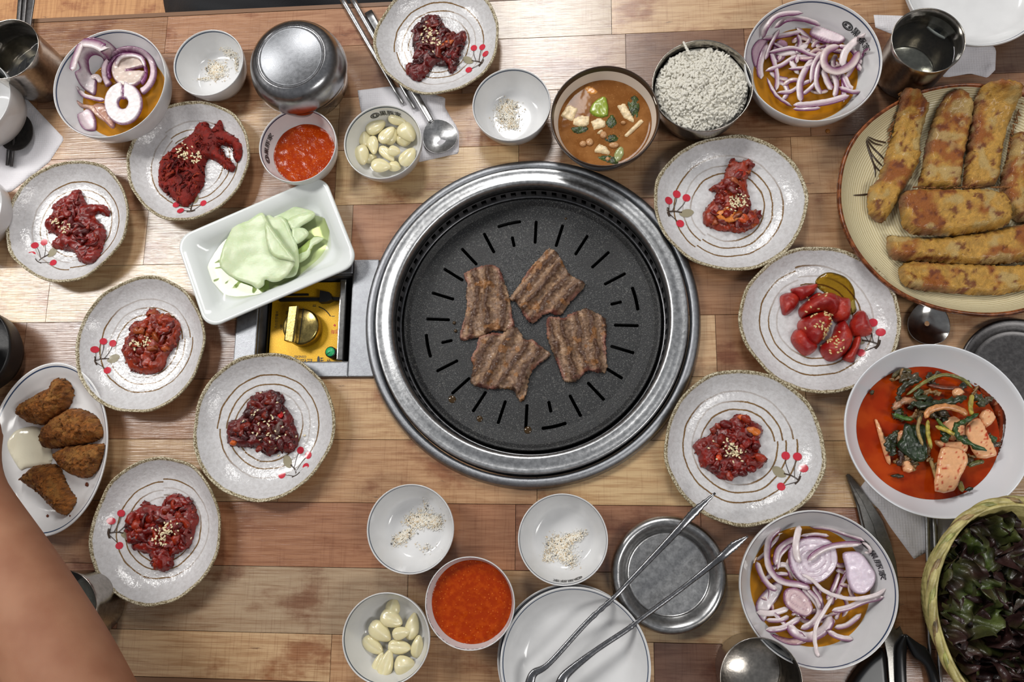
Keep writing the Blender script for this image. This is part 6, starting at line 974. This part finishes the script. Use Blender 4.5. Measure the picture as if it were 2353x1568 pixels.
for i, (pts, lift, hor, ax, lb) in enumerate(FI):
    H = .0115; pl = PP(zf(pts), .016 + lift)
    top = lambda x, y, t, i=i, ax=ax: .0008 * fbm(np.column_stack([x, y, 0 * x]), 200, i, 3) + .0016 * fbm(np.column_stack([x, y, 0 * x]), 50, i + 4, 2)
    V, Fc, info = pillow(pl, TZ + .0022 + lift, H, .0075, .0016, .0006, 400, i, basez=pf.zin, top=top, sm=3, prof=.55); rag = .0012 * fbm(V, 420, i + 30, 2); V[:, 0] += rag; V[:, 1] += np.roll(rag, 4)
    o = mk('fried_fish', V, Fc, M['fried'], label=lb, cat='fish', group='fried fish on the platter', cols=shade_fried(V, info, i, True))
    # bristly fin along one long side
    rn = np.random.default_rng(i); A, B = {0: ((425, 200), (385, 560)), 1: ((925, 230), (870, 720)), 2: ((1190, 210), (1120, 660)), 3: ((1180, 470), (1130, 780)), 4: ((520, 1205), (1240, 1200)), 5: ((520, 1395), (900, 1410)), 6: ((520, 748), (1130, 745))}[i]; out = {0: (-1, .3), 1: (1, .4), 2: (1, .4), 3: (-1, .3), 4: (.6, .4), 5: (.5, .2), 6: (.8, -.35)}[i]; fins = []
    for k_ in range(46):
        u = rn.random(); s0 = np.array([A[0] + (B[0] - A[0]) * u, A[1] + (B[1] - A[1]) * u]); L_ = rn.uniform(18, 46); e0 = s0 + np.array(out) * L_ * rn.uniform(.2, .8) + np.array([(B[0] - A[0]), (B[1] - A[1])]) / 500 * L_ * rn.uniform(-.2, 1.2); h = .008 + lift; qa = P(*zf([tuple(s0)])[0], h); qb = P(*zf([tuple(e0)])[0], h + rn.uniform(-.003, .003)); qa[2] = max(qa[2], TZ + float(pf.zin(qa[0], qa[1])) + .003); qb[2] = max(qb[2], TZ + float(pf.zin(qb[0], qb[1])) + .002); V, Fc, _ = tube(np.array([qa, (qa + qb) / 2 + rn.normal(size=3) * .0006, qb]), [.0007, .0005, .0002], None, 5); fins.append((V, Fc, lin((150, 98, 48)) * rn.uniform(.6, 1.3)))
    V, Fc, C = join(fins); mk('fin_bristles', V, Fc, M['fried'], parent=o, kind='stuff', cols=C)
zc = lambda p_: Z(3.563, 0, 800, p_); ov = DISH['ov']
mp_ = PP(zc([(150, 660), (300, 650), (400, 820), (390, 960), (200, 980), (150, 1000), (90, 900), (65, 800), (90, 720)]), .008); V, Fc, _ = pillow(mp_, TZ + .0006, .0022, .014, .0025, .0005, 120, 4, basez=ov.zin, sm=3); mk('mayonnaise_sauce', V, Fc, simple('mayonnaise', (226, 220, 196), .12, bsc=120, bst=.3, bd=.001), label='pool of creamy white sauce between the croquettes', cat='sauce')
CR = [([(450, 240), (520, 265), (545, 340), (530, 420), (480, 500), (400, 570), (300, 620), (150, 590), (97, 520), (130, 460), (200, 410), (290, 350), (380, 310), (380, 285)], 'bitten croquette at the top of the oval plate'), ([(560, 485), (700, 530), (770, 600), (806, 660), (790, 720), (640, 780), (440, 810), (300, 805), (288, 700), (330, 620), (450, 530)], 'largest darkest croquette, second from the top of the oval plate'), ([(830, 785), (848, 830), (800, 950), (680, 1050), (600, 1060), (470, 1000), (405, 920), (400, 850), (500, 800), (650, 782)], 'croquette touching the right rim of the oval plate'), ([(250, 955), (380, 950), (440, 1000), (490, 1130), (560, 1230), (562, 1290), (500, 1368), (400, 1330), (280, 1200), (130, 1100), (128, 1050)], 'rough golden croquette at the bottom of the oval plate')]
for i, (pts, lb) in enumerate(CR):
    pl = PP(zc(pts), .018); V, Fc, info = pillow(pl, TZ + .0008, .020, .016, .0012, .0022, 420, i + 8, basez=ov.zin, sm=3, prof=.62); rag = .0013 * fbm(V, 600, i, 3); V[:, 0] += rag; V[:, 1] += np.roll(rag, 4); V[:, 2] += .0016 * fbm(V, 800, i + 3, 2) * (np.arange(len(V)) < info['n'])
    mk('croquette', V, Fc, M['crumb'], label=lb, cat='croquette', group='croquettes on the oval plate', cols=shade_fried(V, info, i + 12, False))
for x, y, s_, lb in ((711, 1120, 34, 'reddish crumb right of the lowest croquette'), (388, 1375, 24, 'flat crumb below the lowest croquette'), (573, 1375, 14, 'tiny crumb at the lower right of the croquettes')):
    q = ov.on(*zc([(x, y)])[0], .001); r = s_ / 3.563 * MPP(100, 1100, 0) * .5; V, Fc = blob(q, (r * .8, r, r * .5), x, .4); mk('crumb', V, Fc, M['crumb'], label=lb, cat='crumb', group='crumbs on the oval plate', cols=lin((128, 62, 34)))
# ------------------------------------------------------------------ lettuce basket
bc = P(2355, 1405, .075); bc[2] = TZ; brx = 206 * MPP(2350, 1400, .075); bry = 250 * MPP(2350, 1400, .075); bk = empty('lettuce_basket', bc, 'oval woven pale bamboo basket full of dark red lettuce', 'basket')
b = NB('bamboo'); p = b.pos(); b.bump(b.noise(b.map(p, (1, 1, 1)), 500, 3), .4, .0006); b.base(b.mix(b.ss(b.noise(p, 90, 4), .35, .65), rgba((150, 138, 84)), rgba((196, 184, 122))), .4); M['bam'] = b.m
M['bamd'] = simple('bamboo_dark', (118, 98, 66), .4, var=.4, vsc=120); M['bamg'] = simple('bamboo_green', (146, 146, 82), .4, var=.2, vsc=120)
def bring(f, z, ph=0, amp=0, k_=0, zamp=0, n=160):
    t = np.linspace(0, 2 * PI, n, False); r = f + amp * np.sin(k_ * t + ph); return np.column_stack([bc[0] + brx * r * np.cos(t), bc[1] + bry * r * np.sin(t), TZ + z + zamp * np.cos(k_ * t + ph)])
def closedtube(path, r, rb=None, sides=6, caps=False):
    n = len(path); T = np.roll(path, -1, 0) - np.roll(path, 1, 0); T /= np.linalg.norm(T, axis=1)[:, None]; A = np.cross(T, [0, 0, 1]); A /= np.linalg.norm(A, axis=1)[:, None]; B = np.cross(A, T); th = np.arange(sides) / sides * 2 * PI; rb = rb or r
    V = (path[:, None] + A[:, None] * (np.cos(th) * r)[None, :, None] + B[:, None] * (np.sin(th) * rb)[None, :, None]).reshape(-1, 3); return V, [[j * sides + i, j * sides + (i + 1) % sides, ((j + 1) % n) * sides + (i + 1) % sides, ((j + 1) % n) * sides + i] for j in range(n) for i in range(sides)]
wl = [closedtube(bring(.68 + .28 * (z / .072) ** .8, z, (j % 2) * PI, .006, 40), .0016, .0020, 5) for j, z in enumerate(np.arange(.003, .072, .0031))]; V, Fc, _ = join(wl); mk('woven_wall', V, Fc, M['bam'], parent=bk, kind='stuff')
V, Fc, _, _ = lathe([(.001, .0), (.67, .0), (.67, .003), (.80, .030), (.955, .072), (.945, .072), (.79, .031), (.66, .004), (.001, .004)], 72, bc, 1, (brx, bry, 0)); mk('basket_lining', V, Fc, M['bam'], parent=bk)
for j, m_ in enumerate(('bam', 'bamd', 'bam', 'bamg')):
    V, Fc = closedtube(bring(1.0, .0755, j * PI / 2, .013, 11, .0026, 260), .0030 if j % 2 == 0 else .0022, None, 7); mk('rim_strand', V, Fc, M[m_], parent=bk)
V, Fc = closedtube(bring(.962, .0765, 0, .004, 7, .001, 200), .0018, .003, 7); mk('rim_band', V, Fc, M['bam'], parent=bk)
M['lett'] = attr('lettuce_leaf', .3, 300, .5, .001, .3, 200, .5, .2)
def leaf(cx, cy, h, L_, W_, ang, tilt, seed, green, label):
    rn = np.random.default_rng(seed); nu, nv = 34, 22; V = []; C = []; ph = rn.uniform(0, 6.28, 5)
    for j in range(nv):
        v = j / (nv - 1)
        for i in range(nu):
            u = i / (nu - 1) * 2 - 1; wv = W_ * math.sin(min(v * 1.25 + .12, 1.45) * 1.08) * (1 if v < .8 else 1 - (v - .8) * 1.5); e_ = max(abs(u), v * 1.02); e3 = max(0, e_ - .35) ** 1.6 * 2.3
            x = u * wv * .5; y = v * L_; z = .010 * v - .25 * v * v * L_ * .5 + .0090 * e3 * math.sin(u * 7 + v * 15 + ph[0]) + .0055 * e3 * math.sin(u * 16 - v * 22 + ph[1]) + .003 * math.sin(u * 5 + v * 9 + ph[2]) - .004 * math.exp(-(u / .1) ** 2) + .010 * u * u
            x += .0035 * e3 * math.sin(v * 22 + ph[3]); y += .0035 * e3 * math.sin(u * 15 + ph[4]); V.append((x, y, z)); g = np.clip(green + .55 - e_ * .95 + .25 * math.sin(u * 6 + v * 9 + ph[2]), 0, 1); C.append(lin((60, 38, 36)) * (1 - g) + lin((96, 118, 50)) * g)
    V = np.array(V); V = V @ np.array((Matrix.Rotation(ang, 3, 'Z') @ Matrix.Rotation(tilt, 3, 'X'))).T + [cx, cy, TZ + h]; rr_ = np.hypot((V[:, 0] - bc[0]) / brx, (V[:, 1] - bc[1]) / bry); zc_ = np.clip((V[:, 2] - TZ) / .072, .06, 1); k2 = np.minimum(1, (.62 + .28 * zc_ ** .8) / (rr_ + 1e-6)); V[:, 0] = bc[0] + (V[:, 0] - bc[0]) * k2; V[:, 1] = bc[1] + (V[:, 1] - bc[1]) * k2; V[:, 2] = np.clip(V[:, 2], TZ + .006, TZ + .090)
    C = np.array(C) * (1 + .35 * fbm(V, 260, seed, 3)[:, None]); n_ = nu * nv; Fc = [[j * nu + i, j * nu + i + 1, (j + 1) * nu + i + 1, (j + 1) * nu + i] for j in range(nv - 1) for i in range(nu - 1)]
    mk('lettuce_leaf', V, Fc, M['lett'], label=label, cat='lettuce', group='lettuce leaves in the basket', cols=np.clip(C, 0, 1))
rn = np.random.default_rng(21)
for j in range(34):
    a = rn.uniform(0, 6.283); r = math.sqrt(rn.random()) * .62; leaf(bc[0] + brx * r * math.cos(a), bc[1] + bry * (r * math.sin(a) - .18), .018 + .042 * j / 34, rn.uniform(.055, .078), rn.uniform(.055, .08), rn.uniform(0, 6.283), rn.uniform(-.15, .45), j, rn.choice([.0, .05, .15, .45, .1]), 'dark red ruffled lettuce leaf heaped in the woven basket')
# ------------------------------------------------------------------ people at the table
b = NB('skin'); p = b.pos(); c = b.mix(b.ss(b.noise(p, 22, 3), .3, .7), rgba((156, 106, 80)), rgba((172, 124, 96))); b.bump(b.noise(p, 600, 3), .12, .0006); b.base(c, .65, 0, .3); b.b.inputs['Subsurface Weight'].default_value = .12; b.b.inputs['Subsurface Scale'].default_value = .01; M['skin'] = b.m
def skinbody(name, nodes, edges, mat, root=0, sub=2, **kw):
    me = bpy.data.meshes.new(name); org = np.array(nodes[root][:3]); me.from_pydata([tuple(np.array(n_[:3]) - org) for n_ in nodes], edges, []); o = bpy.data.objects.new(name, me); COL.objects.link(o); o.location = org
    m = o.modifiers.new('s', 'SKIN'); m.use_smooth_shade = True
    for i, n_ in enumerate(nodes): sv = me.skin_vertices[0].data[i]; sv.radius = (n_[3], n_[4] if len(n_) > 4 else n_[3]); sv.use_root = i == root
    m2 = o.modifiers.new('u', 'SUBSURF'); m2.levels = sub; m2.render_levels = sub; bpy.context.view_layer.update(); dg = bpy.context.evaluated_depsgraph_get(); m3 = bpy.data.meshes.new_from_object(o.evaluated_get(dg)); o.modifiers.clear(); o.data = m3; m3.name = name; m3.materials.clear(); m3.materials.append(mat)
    for p_ in m3.polygons: p_.use_smooth = True
    WL[o.name] = org; tag(o, **kw); return o
def nd(px, py, h, r, r2=None): q = P(px, py, h); return (*q, r, r2 or r)
nodes = [nd(330, 1930, .16, .050), nd(215, 1700, .125, .047), nd(130, 1520, .115, .046), nd(55, 1380, .108, .043), nd(-5, 1265, .100, .038), nd(-55, 1165, .094, .032), nd(-78, 1090, .088, .026, .030), nd(-82, 1020, .082, .027, .040), nd(-75, 940, .074, .020, .038)]
edges = [(i, i + 1) for i in range(8)]
nodes += [nd(520, 2330, .26, .052), nd(760, 2700, .40, .056)]; edges += [(0, 9), (9, 10)]
pal = 8
for k_, (dx, ln) in enumerate(((-58, .9), (-28, 1.05), (4, 1.0), (34, .82))):
    b0 = len(nodes); nodes += [nd(-88 + dx * .8, 900, .070, .0095), nd(-92 + dx, 900 - 62 * ln, .058, .0090), nd(-84 + dx, 900 - 105 * ln, .044, .0082), nd(-72 + dx, 900 - 128 * ln, .030, .0070)]; edges += [(pal, b0), (b0, b0 + 1), (b0 + 1, b0 + 2), (b0 + 2, b0 + 3)]
b0 = len(nodes); nodes += [nd(-90, 1010, .070, .012), nd(-70, 965, .058, .0105), nd(-50, 915, .048, .0098), nd(-52, 872, .040, .008)]; edges += [(7, b0), (b0, b0 + 1), (b0 + 1, b0 + 2), (b0 + 2, b0 + 3)]
person = skinbody('person', nodes, edges, M['skin'], 1, 2, label='person reaching in from the lower left with a bare forearm over the table', cat='person')
sl = np.array([nodes[9][:3], (np.array(nodes[9][:3]) + np.array(nodes[10][:3])) / 2, nodes[10][:3]]); V, Fc, _ = tube(smooth_open(sl, 4), [.066] * 9, None, 20); mk('shirt_sleeve', V, Fc, simple('dark_shirt', (40, 42, 48), .9, bsc=200), parent=person, label='dark shirt sleeve')
clo = simple('black_trousers', (17, 18, 22), .85, bsc=900, bst=.5, bd=.0008)
hz_ = -.20
tr = PP([(250, -10), (255, 14), (268, 30), (262, 50), (300, 110), (520, 120), (760, 110), (930, 60), (1000, -60), (960, -420), (600, -520), (260, -420), (200, -200)], hz_ + .1)
V, Fc, info = pillow(tr, 0.0, .20, .10, .008, .006, 18, 5, sm=4, top=lambda x, y, t: .012 * np.sin(x * 26 + y * 60 + 3 * fbm(np.column_stack([x, y, 0 * x]), 7, 4, 2)) + .02 * np.cos((x - tr[:, 0].mean()) * 22)); mk('person', V, Fc, clo, label='seated person of whom only the black trousers show beyond the table', cat='person')
# drop and crumb on the table
q = P(1902, 302, 0); V, Fc = blob(q + [0, 0, .0002], (.0024, .0024, .0010), 2, .03, flat=.1, nu=14, nv=8); mk('sauce_drop', V, Fc, simple('amber_drop', (160, 104, 50), .06), label='small amber drop on the table below the upper right onion bowl', cat='drop')
